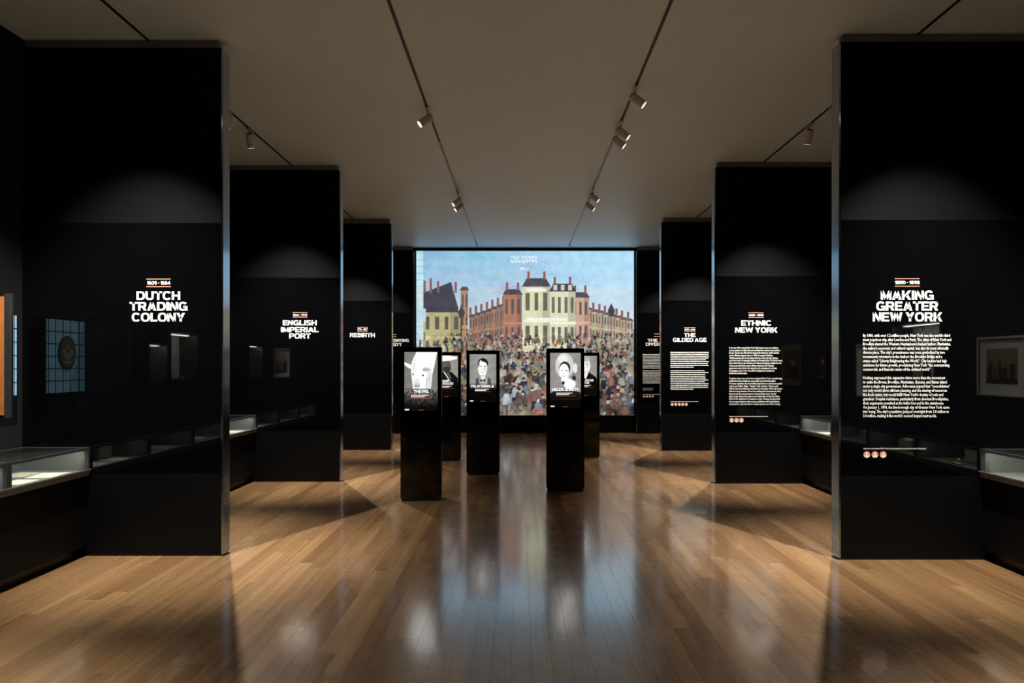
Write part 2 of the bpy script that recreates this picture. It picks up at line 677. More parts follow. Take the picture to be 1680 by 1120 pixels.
boards.sort(key=board_score, reverse=True)
for x, y, ln, full in boards[:300]:
    o = bpy.data.objects.new('plank', board_mesh[full])
    C.objects.link(o)
    o.parent = floor
    o.location = (x, y, 0)
bm = bmesh.new()
lay = bm.faces.layers.float.new('board')
for x, y, ln, full in boards[300:]:
    if ln > .02:
        add_board(bm, x, y, ln, lay=lay, val=r.random())
far = obj('distant_planks', bm, M['floor_far'], floor)
far['kind'] = 'stuff'

# ------------------------------------------------------------------ display partitions
TOPZ, G0, G1 = 4.235, .686, 2.773
TH = .13


def lettering(parent, name, bm, m, y):
    o = obj(name, bm, m, parent)
    o.location.y = y
    return o


ICON_COLS = [((205, 92, 78), (238, 205, 180)), ((208, 98, 84), (232, 226, 214)), ((200, 92, 80), (226, 214, 206))]


def icon(parent, x, z, rad, y, k):
    bm = bmesh.new()
    bmesh.ops.create_circle(bm, cap_ends=True, radius=rad, segments=24, matrix=Matrix.Translation((x, 0, z)) @ Matrix.Rotation(math.pi / 2, 4, 'X'))
    d = lettering(parent, 'portrait_icon', bm, M['red'], y)
    bm = bmesh.new()
    pts = []
    for i in range(17):               # a pale bust inside the disc
        a = math.pi + math.pi * i / 16
        pts.append((x + rad * .92 * math.cos(a), z + rad * .92 * math.sin(a) * 1.0))
    pts2 = [(x + rad * .55, z - rad * .2), (x + rad * .25, z - rad * .02), (x - rad * .25, z - rad * .02), (x - rad * .55, z - rad * .2)]
    vs = [bm.verts.new((px, 0, min(pz, z - rad * .38))) for px, pz in pts] + [bm.verts.new((px, 0, pz)) for px, pz in pts2]
    bm.faces.new(vs)
    bmesh.ops.create_circle(bm, cap_ends=True, radius=rad * .36, segments=12, matrix=Matrix.Translation((x + rad * .06 * (k % 3 - 1), 0, z + rad * .28)) @ Matrix.Rotation(math.pi / 2, 4, 'X'))
    o = obj('portrait_bust', bm, M['vinyl'], d)
    o.location.y = -.0006
    return d


def partition(side, yf, xin, xout, label, heads, date, rules, datebox, topz=TOPZ, body=None, icons=None, captions=None, thick=TH, end=True, rail=True):
    """side -1 left, +1 right; yf the depth of the front face; xin the aisle end"""
    a, b = min(xin, xout), max(xin, xout)
    t = thing('display_partition', label, 'partition', (0, yf, 0))
    tc = .012
    ce = .018
    if side < 0:
        ca, cb = a, b - ce
    else:
        ca, cb = a + ce, b
    box('core_wall', ca, cb, tc, thick, 0.012, topz, M['matte'], t)
    box('base_board', ca, cb, 0, tc - .0005, .012, G0, M['matte'], t)
    box('gloss_panel', ca, cb, .0015, tc - .0005, G0 + .002, G1, M['gloss'], t)
    box('upper_board', ca, cb, 0, tc - .0005, G1 + .002, topz, M['matte'], t)
    box('recessed_foot', ca + .004, cb - .004, .008, thick - .008, 0, .0115, M['black'], t)
    if end:
        if side < 0:
            box('end_strip', b - ce + .0005, b, 0, thick, .012, topz - .012, M['edge'], t, bev=.002)
        else:
            box('end_strip', a, a + ce - .0005, 0, thick, .012, topz - .012, M['edge'], t, bev=.002)
    if rail:
        ra, rb = (a, b - .05) if side < 0 else (a + .05, b)
        box('top_rail', ra, rb, .03, thick - .03, topz + .0005, CEIL - .001, M['rail'], t)
    P = Px(yf)
    yl = .0008
    for line, x0, x1, y0, y1 in heads:
        lettering(t, 'heading_lettering', fitted(line, P.x(x0), P.x(x1), P.z(y1), P.z(y0)), M['vinyl'], yl)
    if date:
        lettering(t, 'date_lettering', fitted(date, P.x(datebox[0]), P.x(datebox[1]), P.z(datebox[3]), P.z(datebox[2]), .035, 1.05), M['vinyl'], yl)
    for x0, x1, yy in rules:
        h = P.d(.55 if yf < 7 else .42)
        bm = bmesh.new()
        vs = [bm.verts.new(p) for p in ((P.x(x0), 0, P.z(yy) - h), (P.x(x1), 0, P.z(yy) - h), (P.x(x1), 0, P.z(yy) + h), (P.x(x0), 0, P.z(yy) + h))]
        bm.faces.new(vs)
        lettering(t, 'coral_rule', bm, M['red'], yl)
    for para in body or []:
        kind, x0, x1, yfst, pitch, what = para
        if kind == 'text':
            bm = paragraph(what, P.x(x0), P.d(x1 - x0), P.z(yfst), P.d(pitch))
        else:
            bm = bars(P.x(x0), P.d(x1 - x0), P.z(yfst), P.d(pitch), what, yfst)
        lettering(t, 'body_text', bm, M['vinyl'], yl)
    for kind, x0, x1, yy, h, what in captions or []:
        if kind == 'text':
            bm = fitted(what, P.x(x0), P.x(x1), P.z(yy + h), P.z(yy - h), .022, 1.0, 1)
        else:
            bm = bars(P.x(x0), P.d(x1 - x0), P.z(yy), P.d(h * 2), 1, yy, last=1)
        lettering(t, 'caption_text', bm, M['vinyl'], yl)
    for k, (x, yy, rad) in enumerate(icons or []):
        icon(t, P.x(x), P.z(yy), P.d(rad), yl, k)
    return t


L1, L2, L3, L4 = 5.69, 9.28, 12.70, 15.72
R1, R2, R3, R4 = 5.58, 9.14, 12.60, 15.72
OUTL, OUTR = WL + .003, WR - .003

partition(-1, L1, -2.474, OUTL, 'black partition headed DUTCH TRADING COLONY, nearest on the left', [
    ('DUTCH', 223.7, 295.5, 477.5, 492), ('TRADING', 212.5, 307.6, 495, 509.6), ('COLONY', 216, 303.6, 512.8, 527.5)],
    '1609 - 1664', [(240, 280, 457.6), (240, 280, 470)], (241, 279.5, 461, 466.8))
partition(-1, L2, -2.437, OUTL, 'black partition headed ENGLISH IMPERIAL PORT, second from the camera on the left', [
    ('ENGLISH', 463.9, 519.6, 525, 533.6), ('IMPERIAL', 460.9, 522.8, 536.1, 544.7), ('PORT', 474.4, 509.7, 546.4, 555.4)],
    '1664 - 1776', [(480, 504.4, 512.6), (480, 504.4, 520)], (480.5, 504, 514.9, 518))
partition(-1, L3, -2.383, OUTL, 'black partition headed REBIRTH, third from the camera on the left', [
    ('REBIRTH', 573.9, 615, 546, 553)],
    '1776 - 1827', [(586, 603.2, 536.7), (586, 603.2, 543)], (586.3, 603, 538.5, 541.4), topz=4.21)
partition(-1, L4, -2.44, OUTL, 'black end partition with CONFRONTING DENSITY heading, left of the projection screen', [
    ('CONFRONTING', 622, 670.9, 555.7, 560.8), ('DENSITY', 630, 659.3, 562.6, 567.8)],
    None, [(640.5, 650, 548.7), (640.5, 650, 552.2)], None, topz=4.22, thick=.2)

body1a = ['By 1880, with over 1.2 million people, New York was the world\u2019s third',
          'most populous city, after London and Paris. The cities of New York and',
          'Brooklyn shared the Western Hemisphere\u2019s busiest harbor. Manhattan,',
          'the nation\u2019s economic and cultural capital, was also its most ethnically',
          'diverse place. The city\u2019s preeminence was soon symbolized by two',
          'monumental structures in the harbor: the Brooklyn Bridge and a',
          'statue called \u201cLiberty Enlightening the World.\u201d City leaders had high',
          'ambitions for future growth, proclaiming New York \u201cthe commanding,',
          'commercial, and financial center of the civilized world.\u201d']
body1b = ['Nothing expressed this expansive vision more than the movement',
          'to unite the Bronx, Brooklyn, Manhattan, Queens, and Staten Island',
          'under a single city government. Advocates argued that \u201cconsolidation\u201d',
          'not only would allow efficient planning, and the sharing of resources',
          'like fresh water, but would fulfill New York\u2019s destiny of scale and',
          'grandeur. Despite resistance, particularly from devoted Brooklynites,',
          'their arguments prevailed at the ballot box and in the statehouse.',
          'On January 1, 1898, the five-borough city of Greater New York came',
          'into being. The city\u2019s population jumped overnight from 1.8 million to',
          '3.4 million, making it the world\u2019s second largest metropolis.']
partition(1, R1, 2.607, OUTR, 'black partition headed MAKING GREATER NEW YORK, nearest on the right', [
    ('MAKING', 1445, 1532, 476.4, 491.7), ('GREATER', 1437.6, 1539.3, 494.3, 509.6), ('NEW YORK', 1431.9, 1546.4, 511.9, 527.4)],
    '1880 - 1898', [(1468, 1509, 456.9), (1468, 1509, 469.3)], (1468.5, 1509, 460.4, 466),
    body=[('text', 1416, 1560.7, 550.3, 6.94, body1a), ('text', 1416, 1559, 619.7, 6.92, body1b)],
    captions=[('text', 1416.7, 1520, 735.8, 1.7, 'Learn more about these New Yorkers on the interactive screens at the center of the gallery.')],
    icons=[(1422.3, 745.5, 5.6), (1435.6, 745.5, 5.6), (1449.1, 745.5, 5.6)])
body2a = ['In the late 19th century New York City became even more diverse,',
          'as its population swelled with new arrivals from eastern and southern',
          'Europe. By the time Ellis Island replaced the Battery\u2019s Castle Garden',
          'as the official immigrant depot in 1892, thousands of Italians,',
          'Yiddish-speaking Jews from Eastern Europe, Poles, Slovaks, Syrians,',
          'and others were crossing the Atlantic and making New York their home.',
          'Most settled first in the old Irish and German immigrant neighborhoods',
          'of the Lower East Side, where African American and Chinese',
          'newcomers joined them. By century\u2019s end, newspapers in at least',
          '18 languages served over one million foreign-born residents in',
          'Manhattan and Brooklyn.']
body2b = ['Together, these men and women reshaped New York\u2014transforming',
          'neighborhoods, workplaces, union halls, and political loyalties.',
          'For many outsiders, the most visible impact was on American popular',
          'culture, as Yiddish, Italian, \u201cYankee\u201d Irish, German, Chinese, and',
          'African American influences all mixed on the stages of the city\u2019s music',
          'halls and cheap theaters. From the working-class amusements of the',
          'Bowery and the new sensations of Coney Island came \u201cwhole\u201d',
          'plays, songs, slang, jokes, games, and images that would help define',
          'New York\u2019s character for decades to come. Turning diversity itself',
          'into an opportunity to make money, publishers and manufacturers',
          'marketed the city\u2019s diversity to tourists and the rest of the country.']
partition(1, R2, 2.604, OUTR, 'black partition headed ETHNIC NEW YORK, second from the camera on the right', [
    ('ETHNIC', 1216, 1265.3, 525.3, 534.3), ('NEW YORK', 1206, 1275.6, 536.6, 545.6)],
    '1880 - 1898', [(1228, 1253, 512.8), (1228, 1253, 520.6)], (1228.3, 1252.7, 515.2, 518.5),
    body=[('text', 1196.3, 1283.9, 570.4, 4.18, body2a), ('text', 1196.3, 1283.5, 620.6, 4.21, body2b)],
    captions=[('bars', 1196.3, 1259.7, 683, 1.0, 0)],
    icons=[(1200.4, 689, 3.9), (1208.4, 689, 3.9), (1216.3, 689, 3.9)])
partition(1, R3, 2.603, OUTR, 'black partition headed THE GILDED AGE, third from the camera on the right', [
    ('THE', 1122.4, 1141.4, 546.1, 552.9), ('GILDED AGE', 1104, 1159.3, 554, 560.7)],
    '1865 - 1898', [(1122.4, 1141, 537.4), (1122.4, 1141, 542.9)], (1122.8, 1140.7, 538.9, 541.5), topz=4.22,
    body=[('bars', 1100, 1163, 577.9, 3.02, 9), ('bars', 1100, 1162.5, 608.1, 3.02, 11)],
    captions=[('bars', 1100, 1145.7, 658.6, .75, 0)],
    icons=[(1102.9, 662.9, 2.6), (1108.6, 662.9, 2.6), (1114.4, 662.9, 2.6), (1120.1, 662.9, 2.6), (1126, 662.9, 2.6)])
partition(1, R4, 2.68, OUTR, 'black end partition with heading starting THE, right of the projection screen', [
    ('THE', 1062.5, 1079, 555.4, 560.3), ('DIVER', 1059.5, 1083, 561.9, 567)],
    None, [(1073, 1087, 547.5), (1073, 1087, 551.8)], None, topz=4.22, thick=.2,
    body=[('bars', 1054.4, 1106, 581.3, 2.47, 10), ('bars', 1054.4, 1106, 608, 2.5, 9)],
    captions=[('bars', 1054.4, 1072, 637, .6, 0), ('bars', 1054.4, 1071, 639.6, .6, 0), ('bars', 1054.4, 1090, 646.7, .6, 0)],
    icons=[(1056.6, 650, 2.0), (1061.3, 650, 2.0), (1066.2, 650, 2.0), (1070.9, 650, 2.0)])

# ------------------------------------------------------------------ projection screen (generic town scene as a stand-in)
YS = 15.88
P = Px(YS)
SX0, SX1, SZ0, SZ1 = P.x(683), P.x(1040), P.z(681), P.z(411.5)
scr = thing('projection_screen', 'large lit projection screen showing a painted town street at the far end', 'screen', (0, YS, 0))
box('screen_shell', SX0 - .01, SX1 + .005, .004, .066, SZ0 - .01, SZ1 + .01, M['screenback'], scr)
box('screen_plinth', SX0 - .01, SX1 + .005, .0, .066, .0, SZ0 - .012, M['matte'], scr)
cv = Canvas(683, 1040, 411, 681, 357, 270)
# sky
t = (cv.X - 683) / 357
u = np.clip((cv.Y - 411) / 130, 0, 1)
sky0 = np.stack([128 + 38 * t, 172 + 38 * t, 205 + 28 * t], -1)
sky1 = np.stack([176 + 10 * t, 205 + 10 * t, 226 + 8 * t], -1)
cv.c = sky0 * (1 - u[..., None]) + sky1 * u[..., None]
for i in range(46):
    cx, cy = rng.uniform(690, 900), rng.uniform(412, 480)
    cv.ell(cx, cy, rng.uniform(14, 44), rng.uniform(4, 11), (rng.choice([120, 150, 196, 205]),) * 1 + (rng.choice([158, 180, 205]),) + (rng.choice([190, 205, 225]),), .22, soft=.9)
for i in range(20):
    cv.ell(rng.uniform(880, 1040), rng.uniform(415, 500), rng.uniform(20, 50), rng.uniform(6, 14), (182, 220, 240), .25, soft=.9)
# ground
g = np.clip((cv.Y - 540) / 140, 0, 1)
gr = np.stack([158 - 30 * g, 150 - 42 * g, 116 - 28 * g], -1)
mk = cv.Y > 540
cv.c[mk] = gr[mk]


def facade(x0, x1, y0, y1, col, nwx, nwy, win=(96, 84, 76), roof=None, rh=0, chim=0):
    if roof:
        cv.poly([(x0 - 2, y0), (x0 + (x1 - x0) * .14, y0 - rh), (x1 - (x1 - x0) * .14, y0 - rh), (x1 + 2, y0)], roof)
        for k in range(chim):
            cx = x0 + (x1 - x0) * (.2 + .6 * k / max(1, chim - 1))
            cv.rect(cx - 2, cx + 2, y0 - rh - 11, y0 - rh + 2, (150, 84, 82))
    cv.rect(x0, x1, y0, y1, col)
    cv.rect(x0 + (x1 - x0) * .72, x1, y0, y1, tuple(c * .86 for c in col))
    for i in range(nwx):
        for j in range(nwy):
            wx = x0 + (x1 - x0) * (i + .5) / nwx
            wy = y0 + (y1 - y0) * (j + .45) / nwy
            ww = min(3.2, (x1 - x0) / nwx * .24)
            wh = (y1 - y0) / nwy * .27
            cv.rect(wx - ww, wx + ww, wy - wh, wy + wh, win)
    cv.rect(x0, x1, y0 + (y1 - y0) * .50, y0 + (y1 - y0) * .55, tuple(min(255, c * 1.07 + 4) for c in col))


# far haze of small houses, then the terraces on both sides, stepped towards the viewer
for i in range(9):
    x = 770 + i * 9
    facade(x, x + 9, 520 - i * 3.2, 566, [(158, 116, 92), (170, 112, 88), (150, 108, 90)][i % 3], 2, 2, (112, 86, 76), (84, 78, 84), 5, 1)
for i in range(8):
    x = 962 + i * 9.5
    facade(x, x + 9.5, 508 + i * 2.6, 562, [(196, 150, 128), (188, 172, 128), (182, 150, 126), (176, 168, 150)][i % 4], 2, 2, (112, 96, 86), (92, 84, 90), 4, 1)
facade(826, 856, 483, 572, (182, 112, 86), 3, 2, roof=(70, 70, 84), rh=9, chim=2)
facade(938, 966, 488, 566, (208, 156, 132), 3, 2, roof=(72, 72, 88), rh=9, chim=2)
facade(858, 902, 470, 578, (214, 212, 160), 3, 2, (104, 98, 84), (70, 70, 84), 14, 2)
facade(902, 944, 478, 576, (214, 216, 170), 4, 2, (110, 102, 88), (66, 66, 80), 13, 2)
for dx in (908, 920, 932):
    cv.rect(dx, dx + 6, 467, 476, (196, 196, 178))
    cv.rect(dx - 1, dx + 7, 465, 467, (60, 60, 70))
cv.rect(864, 896, 473, 478, (226, 232, 222))
cv.rect(864, 930, 521, 526, (226, 232, 224))
# ochre house with a dark roof at left, pale tower at the edge
cv.poly([(694, 480), (740, 462), (752, 505), (752, 512), (694, 516)], (66, 64, 82))
facade(694, 756, 512, 590, (184, 176, 110), 4, 2)
for x in (697, 707, 719, 748):
    cv.rect(x - 2, x + 2, 456 + (x % 7), 480, (144, 88, 86))
facade(756, 768, 476, 590, (184, 128, 98), 2, 3, roof=(86, 70, 74), rh=6)
cv.rect(683, 695, 411, 600, (182, 218, 226))
for k in range(16):
    cv.rect(683, 695, 414 + k * 11, 415.2 + k * 11, (152, 196, 212))
cv.rect(683, 699, 506, 528, (168, 208, 224))
# lamp posts
for x, y0 in ((757, 500), (1003, 497)):
    cv.rect(x - .8, x + .8, y0, 600, (58, 54, 56))
    cv.poly([(x - 6, y0 + 12), (x - 3, y0 + 22), (x + 3, y0 + 22), (x + 6, y0 + 12), (x, y0)], (74, 66, 72))
# townspeople: loose dabs, larger towards the front
pal = [(44, 48, 66), (58, 52, 54), (92, 64, 56), (142, 92, 72), (190, 182, 166), (112, 132, 158), (168, 188, 202), (84, 96, 84), (56, 64, 92), (176, 98, 72), (146, 136, 96), (104, 86, 90)]
skin = [(196, 152, 128), (96, 70, 60), (208, 178, 158)]


def townsman(x, y, h, coat, legs, hat, lean, skirt):
    """a small standing figure, feet at y"""
    X = lambda u, v: x + (u + lean * v) * h
    Y = lambda v: y - v * h
    if skirt:
        cv.poly([(X(-.2, 0), Y(0)), (X(.2, 0), Y(0)), (X(.07, .58), Y(.58)), (X(-.07, .58), Y(.58))], legs)
    else:
        cv.poly([(X(-.14, 0), Y(0)), (X(-.06, 0), Y(0)), (X(.02, .5), Y(.5)), (X(-.09, .5), Y(.5))], legs)
        cv.poly([(X(.07, 0), Y(0)), (X(.15, 0), Y(0)), (X(.09, .5), Y(.5)), (X(-.02, .5), Y(.5))], tuple(v * .8 for v in legs))
    cv.poly([(X(-.12, .42), Y(.42)), (X(.12, .42), Y(.42)), (X(.14, .8), Y(.8)), (X(.04, .86), Y(.86)), (X(-.04, .86), Y(.86)), (X(-.14, .8), Y(.8))], coat)
    cv.poly([(X(.1, .8), Y(.8)), (X(.24, .5), Y(.5)), (X(.19, .46), Y(.46)), (X(.06, .7), Y(.7))], tuple(v * .85 for v in coat))
    cv.poly([(X(-.1, .8), Y(.8)), (X(-.23, .56), Y(.56)), (X(-.18, .5), Y(.5)), (X(-.06, .7), Y(.7))], tuple(v * .9 for v in coat))
    cv.ell(X(0, .92), Y(.92), h * .06, h * .075, skin[int(abs(x * 7)) % 3])
    if hat:
        cv.ell(X(0, .965), Y(.965), h * .10, h * .022, (44, 42, 48))
        cv.rect(X(-.055, 1), X(.055, 1), Y(1.05), Y(.965), (44, 42, 48))


ppl = sorted([(552 + 150 * rng.random() ** 1.1, rng.uniform(684, 1040)) for _ in range(900)])
for y, x in ppl:
    k = np.clip((y - 545) / 140, 0, 1)
    h = 8 + 34 * k ** 1.3
    if y > 600 and rng.random() < .25 + .2 * k:
        continue
    dk = .96 if x < 960 else .85
    c1 = tuple(v * dk for v in pal[rng.integers(len(pal))])
    c2 = tuple(v * dk for v in pal[rng.integers(len(pal))])
    townsman(x, y, h, c1, c2, rng.random() < .55, rng.uniform(-.18, .18), rng.random() < .35)
for x, y, rx, ry, col in ((884, 676, 13, 10, (196, 92, 66)), (1000, 612, 13, 8, (196, 112, 88)), (1012, 660, 14, 16, (150, 104, 82)), (985, 668, 18, 10, (72, 62, 62)), (850, 610, 12, 7, (200, 154, 138)), (1030, 655, 9, 22, (84, 92, 106))):
    cv.ell(x, y, rx, ry, col, .7, soft=.5)
grey = cv.c.mean(-1, keepdims=True)
cv.c = np.where((cv.Y > 470)[..., None], grey + (cv.c - grey) * .68, cv.c)
blot = rng.normal(0, 1, (34, 45))
blot = np.kron(blot, np.ones((8, 8)))[:270, :357]
for _ in range(3):
    blot = (blot + np.roll(blot, 3, 0) + np.roll(blot, 3, 1) + np.roll(blot, -3, 0) + np.roll(blot, -3, 1)) / 5
cv.c += blot[..., None] * 12 * (cv.Y > 545)[..., None]



def soft_noise(step, amp):
    n = rng.normal(0, 1, (270 // step + 2, 357 // step + 2))
    n = np.kron(n, np.ones((step, step)))[:270, :357]
    for _ in range(2):
        n = (n + np.roll(n, step // 2, 0) + np.roll(n, step // 2, 1) + np.roll(n, -(step // 2), 0) + np.roll(n, -(step // 2), 1)) / 5
    return n * amp


jj, ii = np.meshgrid(np.arange(357), np.arange(270))
wi = np.clip(ii + np.round(soft_noise(4, .9)), 0, 269).astype(int)      # loose brush edges
wj = np.clip(jj + np.round(soft_noise(4, .9)), 0, 356).astype(int)
wob = (cv.Y > 552)[..., None]
cv.c = np.where(wob, cv.c[wi, wj], cv.c)
cv.c += (soft_noise(3, 9) * (cv.Y > 545))[..., None] + soft_noise(6, 5)[..., None]
cv.grain(5)
cv.mesh('projected_picture', SX0, SX1, SZ0, SZ1, M['picture'], scr, -.001)
for line, x0, x1, y0, y1 in (('FIVE', 838, 852.5, 420.3, 424.3), ('POINTS', 856, 881, 420.3, 424.3), ('MANHATTAN', 838, 881, 426.5, 430.5), ('1827', 852, 868, 438.5, 442.5)):
    lettering(scr, 'caption_lettering', fitted(line, P.x(x0), P.x(x1), P.z(y1), P.z(y0), 0), M['caption'], -.003)

# ------------------------------------------------------------------ freestanding screen kiosks
KW, KH, KD = .474, 1.797, .235
KSW, KSH, KBZ = .383, .685, .057


def portrait_canvas(kind):
    cv = Canvas(0, 1, 0, 1.79, 84, 150, (176, 172, 168))
    cv.c -= (np.abs(cv.X - .5) * 40)[..., None]
    cv.c -= (np.abs(np.sin(cv.Y * 9 + cv.X * 3)) * 10)[..., None]
    if kind == 'pig':
        cv.c = cv.c * .86
        cv.poly([(.26, 1.12), (.2, .6), (.22, .3), (.36, 0), (.99, 0), (.92, .35), (.84, .7), (.8, 1.12)], (224, 226, 224))
        cv.ell(.50, .70, .30, .48, (236, 238, 236), .9, soft=.4)
        cv.poly([(0, .31), (.12, .35), (.28, .44), (.26, .54), (.1, .47), (0, .38)], (222, 224, 222))
        cv.poly([(.54, .5), (.62, .46), (.82, .54), (.66, .60), (.55, .58)], (176, 178, 178), .8)
        cv.ell(.30, .55, .10, .5, (196, 198, 198), .5, soft=.9)
        cv.ell(.74, .8, .12, .5, (188, 190, 190), .6, soft=.9)
        cv.ell(.40, .86, .16, .16, (202, 204, 204), .6, soft=.8)
        cv.ell(.56, .71, .03, .03, (40, 40, 42))
        cv.ell(.26, .68, .02, .03, (40, 40, 42))
        cv.ell(.38, 1.0, .13, .12, (206, 206, 204), .9, soft=.3)
        cv.ell(.34, 1.03, .025, .03, (90, 88, 88))
        cv.ell(.42, 1.03, .025, .03, (90, 88, 88))
        cv.rect(.66, .68, .8, 1.12, (170, 172, 172))
        g = np.clip((cv.Y - 1.1) / .05, 0, 1)[..., None]
        n = rng.random((150, 84))
        n = (n + np.roll(n, 1, 0) + np.roll(n, 2, 0) + np.roll(n, 3, 0)) / 4
        gv = np.clip((n - .32) * 420, 8, 190) * np.clip((1.72 - cv.Y) / .5, 0, 1)
        cv.c = cv.c * (1 - g) + gv[..., None] * g
    if kind == 'hat':
        cv.ell(.5, .46, .2, .28, (96, 88, 82))
        cv.ell(.52, .60, .16, .14, (60, 54, 52))
        cv.ell(.44, .42, .09, .06, (140, 130, 124), .6, soft=.6)
        cv.ell(.5, .14, .48, .09, (236, 236, 232), rot=-.1)
        cv.ell(.48, .08, .26, .14, (226, 226, 224))
        cv.poly([(0, .85), (.3, .62), (.44, .72), (.72, .70), (1, .98), (1, 1.79), (0, 1.79)], (16, 16, 18))
        cv.poly([(.34, .66), (.46, .74), (.80, 1.30), (.60, 1.05)], (206, 206, 204))
        cv.poly([(.5, .74), (.6, .72), (.72, .98), (.66, 1.0)], (90, 90, 90))
    if kind == 'braces':
        cv.poly([(.0, 1.04), (.2, .92), (.42, .82), (.62, .82), (.86, .92), (1, 1.04), (1, 1.4), (0, 1.4)], (156, 158, 156))
        cv.poly([(.22, .94), (.34, .86), (.4, 1.4), (.22, 1.4)], (84, 84, 84))
        cv.poly([(.68, .86), (.8, .94), (.8, 1.4), (.66, 1.4)], (84, 84, 84))
        cv.rect(.38, .66, .92, 1.3, (190, 190, 188))
        cv.rect(.42, .58, .74, .95, (214, 214, 212))
        cv.ell(.50, .34, .195, .20, (26, 26, 28))
        cv.ell(.49, .52, .17, .32, (230, 230, 228))
        cv.ell(.58, .56, .08, .24, (196, 196, 194), .6, soft=.8)
        cv.poly([(.42, .17), (.66, .22), (.68, .38), (.58, .30), (.46, .27)], (26, 26, 28))
        cv.ell(.34, .36, .05, .16, (120, 120, 122), .7, soft=.5)
        cv.ell(.40, .62, .09, .16, (206, 206, 204), .6, soft=.9)
        cv.ell(.49, .80, .12, .05, (180, 180, 178), .6, soft=.8)
        cv.ell(.43, .45, .035, .02, (110, 110, 112))
        cv.ell(.57, .45, .035, .02, (110, 110, 112))
        cv.ell(.50, .56, .02, .05, (190, 190, 190), .7)
        cv.ell(.50, .68, .05, .012, (130, 126, 126))
        cv.poly([(.4, .92), (.5, .97), (.6, .92), (.6, 1.04), (.5, .99), (.4, 1.04)], (20, 20, 22))
    if kind == 'bonnet':
        cv.poly([(0, 1.15), (.22, .98), (.5, .9), (.8, .98), (1, 1.2), (1, 1.5), (0, 1.5)], (150, 152, 152))
        cv.poly([(0, 1.32), (.3, 1.18), (.7, 1.2), (1, 1.3), (1, 1.5), (0, 1.5)], (30, 30, 32))
        cv.ell(.47, .42, .30, .42, (204, 206, 204))
        cv.ell(.42, .22, .2, .2, (218, 220, 218), .9, soft=.4)
        cv.ell(.82, .5, .07, .16, (214, 216, 214))
        cv.rect(.38, .54, .74, .95, (222, 222, 220))
        cv.ell(.48, .50, .18, .22, (52, 50, 52))
        cv.ell(.455, .60, .155, .24, (236, 236, 234))
        cv.ell(.55, .62, .07, .18, (204, 204, 202), .6, soft=.8)
        cv.ell(.45, .66, .018, .05, (196, 192, 190), .7)
        cv.ell(.39, .58, .03, .018, (90, 88, 90))
        cv.ell(.53, .58, .03, .018, (90, 88, 90))
        cv.ell(.44, .76, .045, .016, (150, 130, 130))
        cv.ell(.5, .88, .14, .1, (226, 226, 224))
        cv.ell(.64, 1.02, .24, .20, (230, 232, 230), .95, soft=.3)
        cv.ell(.43, .98, .045, .06, (30, 30, 32))
        cv.ell(.78, .82, .07, .09, (60, 60, 62))
        cv.ell(.5, 1.66, .3, .06, (46, 52, 58), .8, soft=.6)
    if kind == 'coat':
        cv.ell(.5, .44, .2, .32, (226, 226, 224))
        cv.ell(.44, .14, .24, .12, (190, 190, 188))
        cv.ell(.58, .40, .1, .22, (190, 190, 190), .6, soft=.6)
        cv.ell(.54, .36, .03, .018, (110, 110, 110))
        cv.rect(.4, .6, .66, .86, (214, 214, 212))
        cv.poly([(0, .96), (.34, .76), (.5, 1.06), (.64, .72), (1, .98), (1, 1.79), (0, 1.79)], (12, 12, 14))
        cv.poly([(.34, .76), (.5, 1.06), (.62, .74), (.5, .84)], (222, 222, 220))
    cut = {'pig': 1.9, 'hat': 1.34, 'braces': 1.34, 'bonnet': 1.55, 'coat': 1.3}[kind]
    fade = np.clip((cut - cv.Y) / .28, 0, 1)[..., None]
    cv.c = cv.c * fade + 3 * (1 - fade)
    w = np.clip((cv.c - 185) / 45, 0, 1)
    cv.c = cv.c * (.85 + .15 * w * w * (3 - 2 * w))
    cv.grain(3)
    return cv


